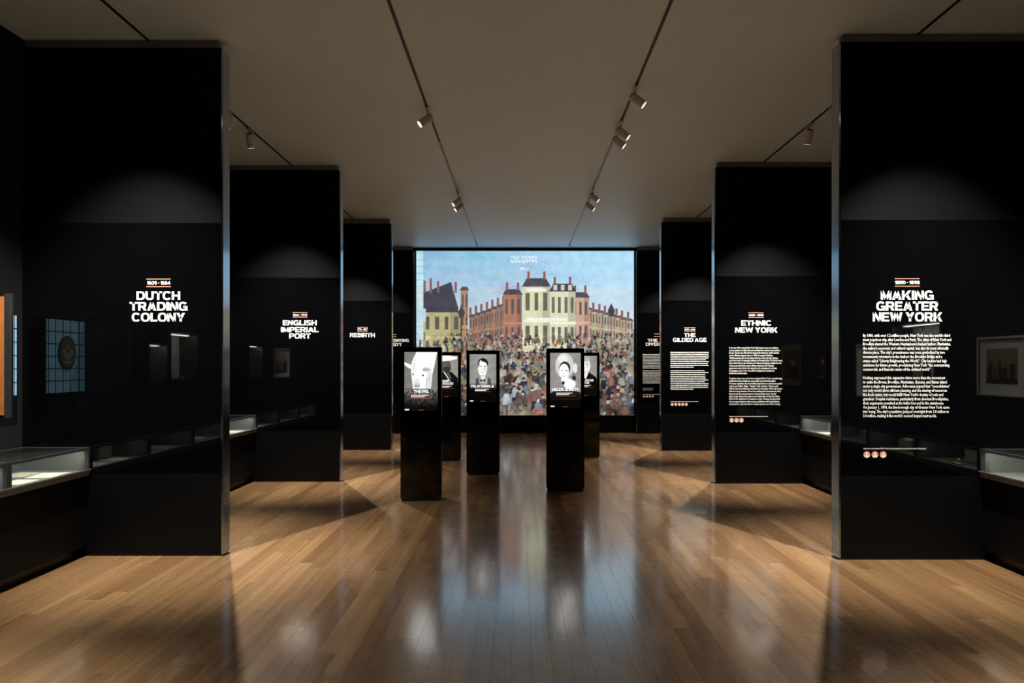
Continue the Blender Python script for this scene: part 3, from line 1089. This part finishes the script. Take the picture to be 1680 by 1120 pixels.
def kiosk(xc, yf, rz, kind, names, label):
    t = thing('screen_kiosk', label, 'kiosk', (xc, yf, 0), rz, 'freestanding screen kiosks')
    box('kiosk_body', -KW / 2, KW / 2, .006, KD, .035, KH, M['kiosk'], t, bev=.004)
    box('base_foot', -KW / 2 + .012, KW / 2 - .012, .02, KD - .015, 0, .0345, M['black'], t)
    box('side_trim', KW / 2 + .0005, KW / 2 + .004, KD - .03, KD - .002, .05, KH - .01, M['edge'], t)
    box('side_trim', -KW / 2 - .004, -KW / 2 - .0005, KD - .03, KD - .002, .05, KH - .01, M['edge'], t)
    box('glass_front', -KW / 2 + .003, KW / 2 - .003, .001, .0055, .04, KH - .004, M['gloss'], t)
    z1 = KH - KBZ
    z0 = z1 - KSH
    x0 = -KSW / 2
    portrait_canvas(kind).mesh('display_picture', x0, x0 + KSW, z0, z1, M['kioskpic'], t, 0.0)
    vz = lambda v: z1 - v * KSH
    n = len(names)
    for i, (nm, a, b) in enumerate(names):
        top = .645 - (n - 1 - i) * .062
        lettering(t, 'name_lettering', fitted(nm, x0 + a * KSW, x0 + b * KSW, vz(top + .052), vz(top), .05, 1.1, 2), M['kioskname'], -.0008)
    lettering(t, 'biography_text', bars(x0 + .2 * KSW, .6 * KSW, vz(.735), .017, 2, 3, .55, .7, (.015, .04)), M['kioskname'], -.0008)
    bm = bmesh.new()
    vs = [bm.verts.new(p) for p in ((x0 + .18 * KSW, 0, vz(.79)), (x0 + .82 * KSW, 0, vz(.79)), (x0 + .82 * KSW, 0, vz(.784)), (x0 + .18 * KSW, 0, vz(.784)))]
    bm.faces.new(vs)
    lettering(t, 'coral_rule', bm, M['kioskred'], -.0008)
    lettering(t, 'logo_mark', bars(x0 + .005, .055, vz(.972), .009, 2, 5, .8, .85, (.01, .025)), M['kioskname'], -.0008)
    lettering(t, 'prompt_text', bars(x0 + .42 * KSW, .16 * KSW, vz(.985), .008, 1, 6, .8, 1, (.01, .02)), M['kioskred'], -.0008)
    # a small round sensor low on the front
    bm = bmesh.new()
    bmesh.ops.create_circle(bm, cap_ends=True, radius=.004, segments=10, matrix=Matrix.Translation((.17, 0, z0 - .16)) @ Matrix.Rotation(math.pi / 2, 4, 'X'))
    lettering(t, 'sensor_dot', bm, M['adapter'], -.0003)
    return t


kiosk(-1.152, 7.95, math.radians(5), 'pig', [('THE PIG', .28, .73)], 'black screen kiosk with a white pig portrait, nearest kiosk')
kiosk(-1.21, 11.23, math.radians(5), 'hat', [('DAVID', .28, .62), ('RUGGLES', .2, .80)], 'black screen kiosk with portrait of a man in a white hat, behind the pig kiosk')
kiosk(-.533, 9.83, math.radians(1), 'braces', [('FELIX VARELA', .06, .91)], 'black screen kiosk with portrait of a person in shirt and braces, alone left of centre')
kiosk(.570, 8.553, math.radians(-2), 'bonnet', [('HELEN JEWETT', .07, .93)], 'black screen kiosk with portrait of a woman in a pale bonnet')
kiosk(1.122, 11.65, math.radians(-1), 'coat', [('JOHN JACOB', .15, .84), ('ASTOR', .3, .66)], 'black screen kiosk with portrait of a man in a dark coat, behind the bonnet kiosk')

# ------------------------------------------------------------------ lighting tracks and track spots
TRK = {'outer left': -3.11, 'inner left': -.98, 'inner right': 1.13, 'outer right': 3.27}
for nm, x in TRK.items():
    t = thing('lighting_track', 'slim black %s lighting track set along the ceiling' % nm, 'track', (x, 0, CEIL))
    y1 = 15.6
    box('track_channel', -.0125, .0125, 1.0, y1, -.006, -.0005, M['slot'], t)
    if 'inner' in nm:
        box('channel_cover', -.009, .009, 8.3, 14.9, -.0085, -.0062, M['rail'], t)
        box('end_cap', -.016, .016, y1 + .0005, y1 + .03, -.012, -.0005, M['black'], t)
    else:
        box('end_cap', -.016, .016, y1 + .0005, y1 + .03, -.012, -.0005, M['black'], t)


def make_spot(x, y, target, label, power, angle, blend, radius=.03, lit=True):
    """a cylinder lamp head on a yoke below the track, with its own light"""
    zt = CEIL - .007
    t = thing('track_spotlight', label, 'spotlight', (x, y, zt), 0, 'track spotlights on the ceiling')
    box('track_adapter', -.016, .016, -.075, .075, -.022, -.0025, M['adapter'], t, bev=.003)
    cyl('stem', (0, 0, -.0225), (0, 0, -.075), .011, M['fixture'], t, seg=10)
    piv = Vector((0, 0, -.105))
    d = (Vector(target) - Vector((x, y, zt)) - piv).normalized()
    cyl('tilt_joint', piv + Vector((-.02, 0, .018)), piv + Vector((.02, 0, .018)), .018, M['fixture'], t, seg=12)
    head = cyl('lamp_head', piv - d * .045, piv + d * .105, .042, M['fixture'], t, seg=24)
    cyl('lamp_lens', piv + d * .1055, piv + d * .108, .037, M['lens'], head, seg=24)
    cyl('rear_cap', piv - d * .0455, piv - d * .056, .030, M['black'], head, r1=.024, seg=16)
    ld = bpy.data.lights.new('spot_light', 'SPOT')
    ld.energy = power
    ld.color = WARM
    ld.spot_size = math.radians(angle)
    ld.spot_blend = blend
    ld.shadow_soft_size = radius
    lo = bpy.data.objects.new('spot_light', ld)
    C.objects.link(lo)
    lo.parent = t
    lo.location = piv + d * .125
    lo.rotation_euler = d.to_track_quat('-Z', 'Y').to_euler()
    return t


ORD = ['nearest the camera', 'second from the camera', 'third from the camera', 'farthest from the camera']
for side, xt, fronts in (('left', -3.11, (L1, L2, L3, L4)), ('right', 3.27, (R1, R2, R3, R4))):
    make_spot(xt, fronts[0] - 1.85, (xt, fronts[0] - 3.4, 1.0), 'grey track spot on outer %s track turned away from the partitions' % side, SPOT_W * .9, 66, 1.0, .022)
    for k, yf in enumerate(fronts):
        make_spot(xt, yf - (1.42 if k < 3 else 1.0), (xt, yf, 1.25), 'grey track spot on outer %s track facing the partition %s' % (side, ORD[k]),
                  SPOT_W if k < 3 else SPOT_W * .45, 66, 1.0, .022)
        if k < 3:
            yb = yf + TH + (1.45 if side == 'left' else 1.40)
            make_spot(xt, yb, (xt, yf + TH, 1.2), 'grey track spot on outer %s track behind the partition %s' % (side, ORD[k]),
                      SPOT_W * .9, 66, 1.0, .022)

# spots on the inner tracks, thrown across the aisle on the side walls
inner = [
    ('left', -.98, 3.3, (WL, 3.6, 1.6), 'above the nearest left bay, beyond the frame'),
    ('left', -.98, 4.1, (WL, 5.0, 1.6), 'above the nearest left bay, next to the partition'),
    ('left', -.98, 7.24, (WL, 6.3, 1.6), 'single grey lamp of the left inner track'),
    ('left', -.98, 10.88, (WL, 9.9, 1.6), 'front lamp of the far left pair'),
    ('left', -.98, 11.25, (WL, 10.4, 1.6), 'rear lamp of the far left pair'),
    ('right', 1.13, 3.2, (WR, 3.3, 1.6), 'above the nearest right bay, beyond the frame'),
    ('right', 1.13, 4.0, (WR, 4.9, 1.6), 'above the nearest right bay, next to the partition'),
    ('right', 1.13, 6.69, (WR, 6.3, 1.6), 'lamp nearest the camera, alone on the right inner track'),
    ('right', 1.13, 7.65, (WR, 7.2, 1.6), 'front lamp of the middle right pair'),
    ('right', 1.13, 7.95, (WR, 7.6, 1.6), 'rear lamp of the middle right pair'),
    ('right', 1.13, 10.6, (WR, 10.2, 1.6), 'front lamp of the far right pair'),
    ('right', 1.13, 11.2, (WR, 10.8, 1.6), 'rear lamp of the far right pair'),
]
for side, x, y, tg, lb in inner:
    make_spot(x, y, tg, 'grey track spot, ' + lb, WALL_W, 34, .6)

# ------------------------------------------------------------------ table cases along the side walls
CZ0, CZ1 = .69, .909


def plinth(side, xw, xf, y0, y1, label):
    t = thing('case_plinth', label, 'plinth', (0, y0, 0), 0, 'plinths under the table cases')
    ln = y1 - y0
    s = -1 if side == 'left' else 1
    box('plinth_body', xw - s * .003, xf + s * .03, .004, ln - .004, .09, CZ0 - .014, M['plinth'], t)
    box('plinth_kick', xw - s * .003, xf + s * .10, .01, ln - .01, 0, .0895, M['black'], t)
    box('plinth_lip', xw - s * .003, xf, .004, ln - .004, CZ0 - .0135, CZ0 - .0005, M['caserim'], t)
    return t


def table_case(side, xw, xf, y0, ln, label):
    """glass-topped table case; y0 the near end"""
    s = -1 if side == 'left' else 1
    t = thing('table_case', label, 'display case', (0, y0, CZ0), 0, 'glass table cases')
    h = CZ1 - CZ0
    a = xw - s * .004
    g = .002
    y1 = ln - g
    box('case_tray', a, xf, g, y1, 0, .028, M['casegrey'], t)
    box('front_rim', xf - s * .0, xf + s * -.012, g, y1, .0285, .040, M['caserim'], t)
    box('back_panel', a, a - s * .018, g, y1, .0285, h - .022, M['casegrey'], t)
    box('end_panel', a - s * .0185, xf + s * .03, g, .018, .0285, h - .022, M['casegrey'], t)
    box('end_panel', a - s * .0185, xf + s * .03, y1 - .016, y1, .0285, h - .022, M['casegrey'], t)
    for yy in (g, y1 - .022):
        box('corner_post', xf + s * .0295, xf, yy, yy + .022, .0405, h - .022, M['caseframe'], t)
    box('top_frame', a, a - s * .03, g, y1, h - .0215, h, M['caseframe'], t)
    box('top_frame', xf + s * .022, xf, g, y1, h - .0215, h, M['caseframe'], t)
    box('top_frame', a - s * .0305, xf + s * .0225, g, .022, h - .0215, h, M['caseframe'], t)
    box('top_frame', a - s * .0305, xf + s * .0225, y1 - .022, y1, h - .0215, h, M['caseframe'], t)
    box('glass_top', a - s * .0305, xf + s * .0225, .0225, y1 - .0225, h - .010, h - .002, M['glass'], t)
    box('glass_front', xf + s * .010, xf + s * .004, .0245, y1 - .0225, .041, h - .022, M['glass'], t)
    box('light_strip', xf + s * .045, xf + s * .032, .05, y1 - .05, h - .0225, h - .016, M['strip'], t)
    ld = bpy.data.lights.new('case_light', 'AREA')
    ld.shape = 'RECTANGLE'
    ld.size = .02
    ld.size_y = ln - .14
    ld.energy = CASE_W
    ld.color = (1, .93, .80)
    lo = bpy.data.objects.new('case_light', ld)
    C.objects.link(lo)
    lo.parent = t
    lo.location = (xf + s * .045, ln / 2, h - .026)
    lo.rotation_euler = (0, math.radians(35) * -s, 0)
    return t


LXF, RXF = -3.58, 3.755
CL = .90
ENDORD = ['touching', 'second from', 'third from', 'fourth from']
bays = [('left', WL, LXF, L1, 4, 'nearest left'), ('left', WL, LXF, L2, 3, 'second left'),
        ('right', WR, RXF, R1, 4, 'nearest right'), ('right', WR, RXF, R2, 3, 'second right')]
cases = {}
for side, xw, xf, yf, n, nm in bays:
    y0 = yf - .004 - n * CL
    plinth(side, xw, xf, y0, yf - .004, 'long black plinth under the table cases of the %s bay' % nm)
    for k in range(n):
        yk = yf - .004 - (k + 1) * CL
        table_case(side, xw, xf, yk, CL, 'glass topped table case in the %s bay, %s the partition' % (nm, ENDORD[k]))
        cases[(nm, k)] = yk
ZT = CZ0 + .0285          # lining of the trays


def sheet(x, y, z, w, h, rz, label, m='paper', grp='paper sheets in the table cases', tilt=0):
    bm = bmesh.new()
    add_box(bm, -w / 2, w / 2, -h / 2, h / 2, 0, .0025)
    o = obj('paper_sheet', bm, M[m], None, (x, y, z))
    o.rotation_euler = (tilt, 0, rz)
    tag(o, label, 'paper', grp)
    return o


def stand(x, y, w, d, h, label):
    t = thing('book_stand', label, 'stand', (x, y, ZT), 0, 'stands in the table cases')
    box('stand_block', -w / 2, w / 2, -d / 2, d / 2, 0, h, M['mount'], t, bev=.002)
    box('stand_top', -w / 2 - .004, w / 2 + .004, -d / 2 - .004, d / 2 + .004, h + .0003, h + .006, M['casegrey'], t)
    return h + .0063


def open_book(x, y, z, label):
    t = thing('open_book', label, 'book', (x, y, z), 0)
    box('cover', -.11, .11, -.08, .08, 0, .006, M['brown'], t)
    for s in (-1, 1):
        bm = bmesh.new()
        n = 6
        top, bot = [], []
        for i in range(n + 1):
            u = i / n
            hx = s * (.003 + .1 * u)
            hz = .0065 + .016 * math.sin(math.pi * (.18 + .82 * u) * .98)
            for yy in (-.074, .074):
                top.append(bm.verts.new((hx, yy, hz)))
                bot.append(bm.verts.new((hx, yy, .0063)))
        for i in range(n):
            bm.faces.new((top[2 * i], top[2 * i + 1], top[2 * i + 3], top[2 * i + 2]))
            bm.faces.new((bot[2 * i], bot[2 * i + 2], bot[2 * i + 3], bot[2 * i + 1]))
            for j in (0, 1):
                bm.faces.new((top[2 * i + j], top[2 * i + 2 + j], bot[2 * i + 2 + j], bot[2 * i + j]))
        bm.faces.new((top[0], top[1], bot[1], bot[0]))
        bm.faces.new((top[-2], top[-1], bot[-1], bot[-2]))
        bmesh.ops.recalc_face_normals(bm, faces=bm.faces)
        obj('page_block', bm, M['paper'], t)


def gilt_piece(x, y, z, label):
    t = thing('gilt_ornament', label, 'ornament', (x, y, z))
    lathe('ornament_base', [(.05, 0), (.055, .006), (.05, .014), (.03, .02)], M['gilt'], t)
    lathe('ornament_knob', [(.010, .0205), (.016, .032), (.012, .044), (.004, .052)], M['gilt'], t)
    cyl('ornament_arm', (.035, 0, .020), (.12, 0, .012), .008, M['gilt'], t, r1=.012)


# nearest left bay
y = cases[('nearest left', 0)]
sheet(-3.74, y + .62, ZT + .0003, .20, .26, .1, 'pale paper sheet lying in front half of the nearest left table case')
sheet(-3.97, y + .64, ZT + .0003, .20, .24, -.05, 'printed paper sheet at the back of the nearest left table case', 'paperdark')
sheet(-3.74, y + .30, ZT + .0003, .17, .22, .0, 'narrow pale sheet beside the grey stand in nearest left table case')
hz = stand(-3.93, y + .25, .16, .20, .105, 'grey block stand inside the nearest left table case')
sheet(-3.93, y + .25, ZT + hz, .15, .19, 0, 'cream leaf lying on top of the grey block stand')
for k, xs in ((1, -3.85), (2, -3.9), (3, -3.82)):
    y = cases[('nearest left', k)]
    sheet(xs, y + .25, ZT + .0003, .24, .2, .1 * k, 'pale sheet near end of left table case, %s the partition' % ENDORD[k])
    hz = stand(-3.9, y + .62, .2, .22, .09, 'grey block stand of left table case, %s the partition' % ENDORD[k])
    open_book(-3.9, y + .62, ZT + hz, 'open book on a stand in left table case, %s the partition' % ENDORD[k])
y = cases[('second left', 0)]
sheet(-3.74, y + .5, ZT + .0003, .22, .3, .05, 'pale sheet in the table case before ENGLISH IMPERIAL PORT')
hz = stand(-3.95, y + .2, .2, .2, .09, 'grey block stand in the table case before ENGLISH IMPERIAL PORT')
sheet(-3.95, y + .2, ZT + hz, .18, .18, 0, 'cream leaf on stand in the table case before ENGLISH IMPERIAL PORT')
for k in (1, 2):
    y = cases[('second left', k)]
    sheet(-3.8, y + .45, ZT + .0003, .26, .2, .2, 'pale sheet in second left bay case, %s the partition' % ENDORD[k])
# nearest right bay
y = cases[('nearest right', 0)]
hz = stand(4.14, y + .5, .28, .3, .115, 'grey block stand inside the nearest right table case')
sheet(4.14, y + .5, ZT + hz, .26, .28, 0, 'white leaf on stand inside the nearest right table case')
gilt_piece(3.87, y + .47, ZT + .0003, 'small gilded ornament lying in the nearest right table case')
for k, xs in ((1, 4.05), (2, 4.1), (3, 4.0)):
    y = cases[('nearest right', k)]
    hz = stand(xs, y + .4, .22, .24, .09, 'grey block stand of right table case, %s the partition' % ENDORD[k])
    open_book(xs, y + .4, ZT + hz, 'open book on a stand in right table case, %s the partition' % ENDORD[k])
y = cases[('second right', 0)]
hz = stand(4.16, y + .58, .24, .28, .12, 'grey block stand in the table case before ETHNIC NEW YORK')
sheet(4.16, y + .58, ZT + hz, .22, .26, 0, 'cream leaf on stand in the table case before ETHNIC NEW YORK')
sheet(3.92, y + .45, ZT + .0003, .18, .26, 0, 'pale sheet lying in the table case before ETHNIC NEW YORK')
for k in (1, 2):
    y = cases[('second right', k)]
    sheet(4.0, y + .45, ZT + .0003, .26, .2, .2, 'pale sheet in second right bay case, %s the partition' % ENDORD[k])


# ------------------------------------------------------------------ things on the side walls (most seen mirrored in the gloss panels)
def wall_root(name, label, cat, side, y, z, group=None):
    """root on a side wall: local x runs along the wall, local -y points into the room"""
    x = WL if side == 'left' else WR
    return thing(name, label, cat, (x, y, z), math.radians(90 if side == 'left' else -90), group)


def frame_bars(t, w, h, fw, dep, m, name='frame_bar'):
    box(name, -w / 2, w / 2, -dep, -.002, h / 2 - fw, h / 2, m, t)
    box(name, -w / 2, w / 2, -dep, -.002, -h / 2, -h / 2 + fw, m, t)
    box(name, -w / 2, -w / 2 + fw, -dep, -.002, -h / 2 + fw, h / 2 - fw, m, t)
    box(name, w / 2 - fw, w / 2, -dep, -.002, -h / 2 + fw, h / 2 - fw, m, t)


def framed_print(side, y, z, w, h, label, fm='whiteframe', fw=.02, matw=.09, tone=(150, 132, 100), seed=1):
    t = wall_root('framed_picture', label, 'picture', side, y, z, 'framed pictures on the side walls')
    frame_bars(t, w, h, fw, .03, M[fm])
    if matw:
        box('mat_board', -w / 2 + fw, w / 2 - fw, -.012, -.002, -h / 2 + fw, h / 2 - fw, M['mattboard'], t)
    iw, ih = w - 2 * fw - 2 * matw, h - 2 * fw - 2 * matw
    c = Canvas(0, 1, 0, 1, 48, 40, tone)
    rr = np.random.default_rng(seed)
    c.c *= (1.05 - .25 * c.Y)[..., None]
    for i in range(26):                      # a low skyline and dark foreground
        x0 = rr.random()
        c.rect(x0, x0 + rr.uniform(.02, .09), rr.uniform(.35, .6), .9, tuple(v * rr.uniform(.25, .6) for v in tone))
    c.rect(0, 1, .86, 1, tuple(v * .4 for v in tone))
    c.mesh('printed_image', -iw / 2, iw / 2, -ih / 2, ih / 2, M['printed'], t, -.0135)
    return t


def painted_portrait(side, y, z, w, h, label, fm, fw):
    t = wall_root('framed_painting', label, 'painting', side, y, z)
    frame_bars(t, w, h, fw, .05, M[fm])
    frame_bars(t, w - 2 * fw, h - 2 * fw, fw * .3, .035, M['goldframe'], 'inner_moulding')
    c = Canvas(0, 1, 0, 1.2, 48, 58, (74, 46, 30))
    c.ell(.5, .5, .42, .5, (96, 64, 44), .7, soft=.8)
    c.ell(.5, 1.05, .38, .42, (38, 30, 28))
    c.ell(.5, .45, .13, .18, (196, 148, 116))
    c.ell(.5, .32, .15, .1, (60, 44, 34))
    c.mesh('painted_canvas', -w / 2 + fw, w / 2 - fw, -h / 2 + fw, h / 2 - fw, M['printed'], t, -.015)


def niche_case(side, y, z, w, h, label):
    t = wall_root('wall_case', label, 'display case', side, y, z, 'shallow wall cases')
    d = .24
    box('back_board', -w / 2, w / 2, -.014, -.002, -h / 2, h / 2, M['nichelit'], t)
    frame_bars(t, w + .04, h + .04, .0195, d, M['black'], 'case_side')
    box('front_glass', -w / 2, w / 2, -d + .006, -d + .012, -h / 2, h / 2, M['glass'], t)
    ld = bpy.data.lights.new('case_light', 'AREA')
    ld.shape = 'RECTANGLE'
    ld.size = w * .8
    ld.size_y = .03
    ld.energy = 6.5
    ld.color = (1, .95, .84)
    lo = bpy.data.objects.new('case_light', ld)
    C.objects.link(lo)
    lo.parent = t
    lo.location = (0, -d * .65, h / 2 - .012)
    box('light_strip', -w * .4, w * .4, -d * .65 - .012, -d * .65 + .012, h / 2 - .008, h / 2 - .0005, M['strip'], t)
    return t


def to_room(side, y, z, lx, ly, lz):
    """point of a wall root's local frame in the room"""
    if side == 'left':
        return Vector((WL - ly, y + lx, z + lz))
    return Vector((WR + ly, y - lx, z + lz))


# leaded window light on the left wall, panes one by one
wy, wz, ww, wh = L1 - .43, 1.67, .52, .65
t = wall_root('leaded_window', 'backlit pale blue leaded window with painted oval, on the left wall', 'window', 'left', wy, wz)
box('light_box', -ww / 2, ww / 2, -.075, -.002, -wh / 2, wh / 2, M['black'], t)
frame_bars(t, ww + .03, wh + .03, .0145, .08, M['black'])
cols = [-.26, -.18, -.165, -.055, .045, .145, .235, .26]
rows = [-.325 + .65 * i / 6 for i in range(7)]
for i in range(len(cols) - 1):
    for j in range(6):
        if cols[i + 1] - cols[i] < .012:
            continue
        box('pane', cols[i] + .003, cols[i + 1] - .003, -.082, -.0755, rows[j] + .003, rows[j + 1] - .003, M['bluepane'], t)
for cx in cols[1:-1]:
    box('lead_came', cx - .003, cx + .003, -.085, -.0755, -wh / 2, wh / 2, M['lead'], t)
for rz_ in rows[1:-1]:
    box('lead_came', -ww / 2, ww / 2, -.0856, -.0755, rz_ - .0035, rz_ + .0035, M['lead'], t)
bm = bmesh.new()
bmesh.ops.create_cone(bm, cap_ends=True, segments=40, radius1=1, radius2=1, depth=1, matrix=Matrix.Diagonal((.118, .006, .152, 1)) @ Matrix.Rotation(math.pi / 2, 4, 'X'))
ov = obj('oval_rim', bm, M['lead'], t, (0.0, -.0895, .03))
bm = bmesh.new()
bmesh.ops.create_cone(bm, cap_ends=True, segments=40, radius1=1, radius2=1, depth=1, matrix=Matrix.Diagonal((.107, .004, .140, 1)) @ Matrix.Rotation(math.pi / 2, 4, 'X'))
obj('oval_pane', bm, M['ovalpane'], ov, (0, -.0052, 0))
bm = bmesh.new()
for mx_, mz_, ra, rb in ((0, .055, .020, .026), (-.045, .01, .024, .03), (.045, .01, .024, .03), (0, -.03, .05, .034), (0, -.085, .06, .016)):
    bmesh.ops.create_cone(bm, cap_ends=True, segments=18, radius1=1, radius2=1, depth=1, matrix=Matrix.Translation((mx_, 0, mz_)) @ Matrix.Diagonal((ra, .002, rb, 1)) @ Matrix.Rotation(math.pi / 2, 4, 'X'))
obj('oval_motif', bm, M['ovallight'], ov, (0, -.0084, 0))

# orange board held off the left wall on two rods, turned to the camera
t = thing('mounted_board', 'orange board in dark frame held off the left wall on rods', 'board', (-3.84, L1 - .74, 1.66))
bw, bh = .31, .86
box('orange_face', -bw / 2, bw / 2 - .045, -.012, -.002, -bh / 2, bh / 2, M['orangewood'], t)
box('back_plate', -bw / 2 - .01, bw / 2, -.0015, .02, -bh / 2 - .02, bh / 2 + .02, M['black'], t)
box('frame_bar', bw / 2 - .044, bw / 2, -.014, -.002, -bh / 2 - .02, bh / 2 + .02, M['caseframe'], t)
for zz in (-bh / 2 + .02, bh / 2 - .02):
    cyl('standoff_rod', (-bw / 2 + .02, .026, zz), (WL + 3.84 + .001, .026, zz), .006, M['adapter'], t, seg=10)

# wall cases with a silver pendant and a ship model
ny, nz = L1 - 1.70, 1.60
niche_case('left', ny, nz, .36, .42, 'small lit wall case with silver pieces on the left wall')
p = to_room('left', ny, nz, .06, -.10, -.21)
t = thing('silver_beaker', 'small silver beaker standing in the lit wall case', 'beaker', p)
lathe('beaker_cup', [(.028, .004), (.026, .05), (.034, .10), (.038, .13), (.035, .13), (.030, .10), (.022, .05)], M['silver'], t)
lathe('beaker_foot', [(.036, 0), (.034, .0035)], M['silver'], t)
sy, sz = L1 - 2.28, 1.63
niche_case('left', sy, sz, .62, .64, 'large lit wall case holding a ship model on the left wall')
p = to_room('left', sy, sz, 0, -.12, -.32)
t = thing('ship_model', 'three masted sailing ship model in the large lit wall case', 'model ship', p, math.radians(90))
bm = bmesh.new()
secs = [(-.21, .012, .09, .15), (-.16, .035, .06, .13), (-.05, .045, .05, .115), (.08, .043, .05, .115), (.16, .03, .06, .13), (.23, .004, .10, .145)]
rings = []
for x, hw, zb, zt in secs:
    rings.append([bm.verts.new(q) for q in ((x, -hw, zt), (x, -hw * .8, (zb + zt) / 2), (x, 0, zb), (x, hw * .8, (zb + zt) / 2), (x, hw, zt))])
for a, b in zip(rings, rings[1:]):
    for i in range(4):
        bm.faces.new((a[i], a[i + 1], b[i + 1], b[i]))
    bm.faces.new((a[4], a[0], b[0], b[4]))
bm.faces.new(rings[0])
bm.faces.new(rings[-1][::-1])
obj('hull', bm, M['brown'], t)
for x, hgt in ((-.12, .42), (.01, .50), (.12, .44)):
    mst = cyl('mast', (x, 0, .11), (x, 0, hgt), .005, M['brown'], t, r1=.003, seg=8)
    for zz in (.24, .33):
        cyl('yard', (x, -.07, zz), (x, .07, zz), .003, M['brown'], mst, seg=6)
cyl('bowsprit', (.20, 0, .13), (.30, 0, .19), .004, M['brown'], t, seg=6)
box('cradle', -.12, .12, -.03, .03, 0.0, .05, M['brown'], t)

# right wall, nearest bay
framed_print('right', R1 - .58, 1.58, .62, .54, 'pale framed sepia print on the right wall, beside the nearest partition', seed=4)
framed_print('right', R1 - 2.75, 1.52, .90, .66, 'wide pale framed print on the right wall, farther from the partition', tone=(120, 116, 96), seed=9)
gy, gz = R1 - 1.55, 1.66
niche_case('right', gy, gz, .85, .72, 'lit wall case with two dark figurines on the right wall')
for k, (lx, sc_) in enumerate(((-.22, 1.0), (-.02, .86))):
    p = to_room('right', gy, gz, lx, -.12, -.36)
    t = thing('robed_figurine', ['taller', 'shorter'][k] + ' dark bronze robed figurine with raised arm in wall case', 'figurine', p, 0, 'bronze figurines in the wall case')
    box('figurine_base', -.05 * sc_, .05 * sc_, -.05 * sc_, .05 * sc_, 0, .05 * sc_, M['bronze'], t, bev=.004)
    lathe('figurine_body', [(.05 * sc_, .0505 * sc_), (.045 * sc_, .15 * sc_), (.04 * sc_, .25 * sc_), (.045 * sc_, .32 * sc_), (.03 * sc_, .37 * sc_), (.014 * sc_, .385 * sc_), (.024 * sc_, .41 * sc_), (.02 * sc_, .445 * sc_), (.004, .46 * sc_)], M['bronze'], t)
    cyl('figurine_arm', (0, -.035 * sc_, .34 * sc_), (0, -.055 * sc_, .52 * sc_), .014 * sc_, M['bronze'], t, r1=.010 * sc_, seg=10)

# second bays
painted_portrait('right', R2 - 1.72, 1.58, .80, .64, 'gilt framed dark painting on the right wall of the second bay', 'goldframe', .075)
painted_portrait('right', R2 - .65, 1.60, .34, .44, 'small framed portrait on the right wall, beside ETHNIC NEW YORK', 'brown', .03)
niche_case('left', L2 - .85, 1.62, .5, .5, 'lit wall case with a silver urn on the left wall of the second bay')
p = to_room('left', L2 - .85, 1.62, 0, -.12, -.25)
t = thing('silver_urn', 'tall polished silver urn in the lit wall case', 'urn', p)
lathe('urn_foot', [(.05, 0), (.05, .012), (.02, .04), (.014, .07)], M['silver'], t)
lathe('urn_body', [(.014, .0705), (.05, .11), (.065, .17), (.05, .23), (.035, .25)], M['silver'], t)
lathe('urn_lid', [(.036, .2505), (.026, .28), (.01, .31), (.012, .33), (.003, .345)], M['silver'], t)
framed_print('left', L2 - 2.55, 1.62, .75, .5, 'pale framed print on the left wall of the second bay', matw=.05, tone=(190, 186, 170), seed=12)
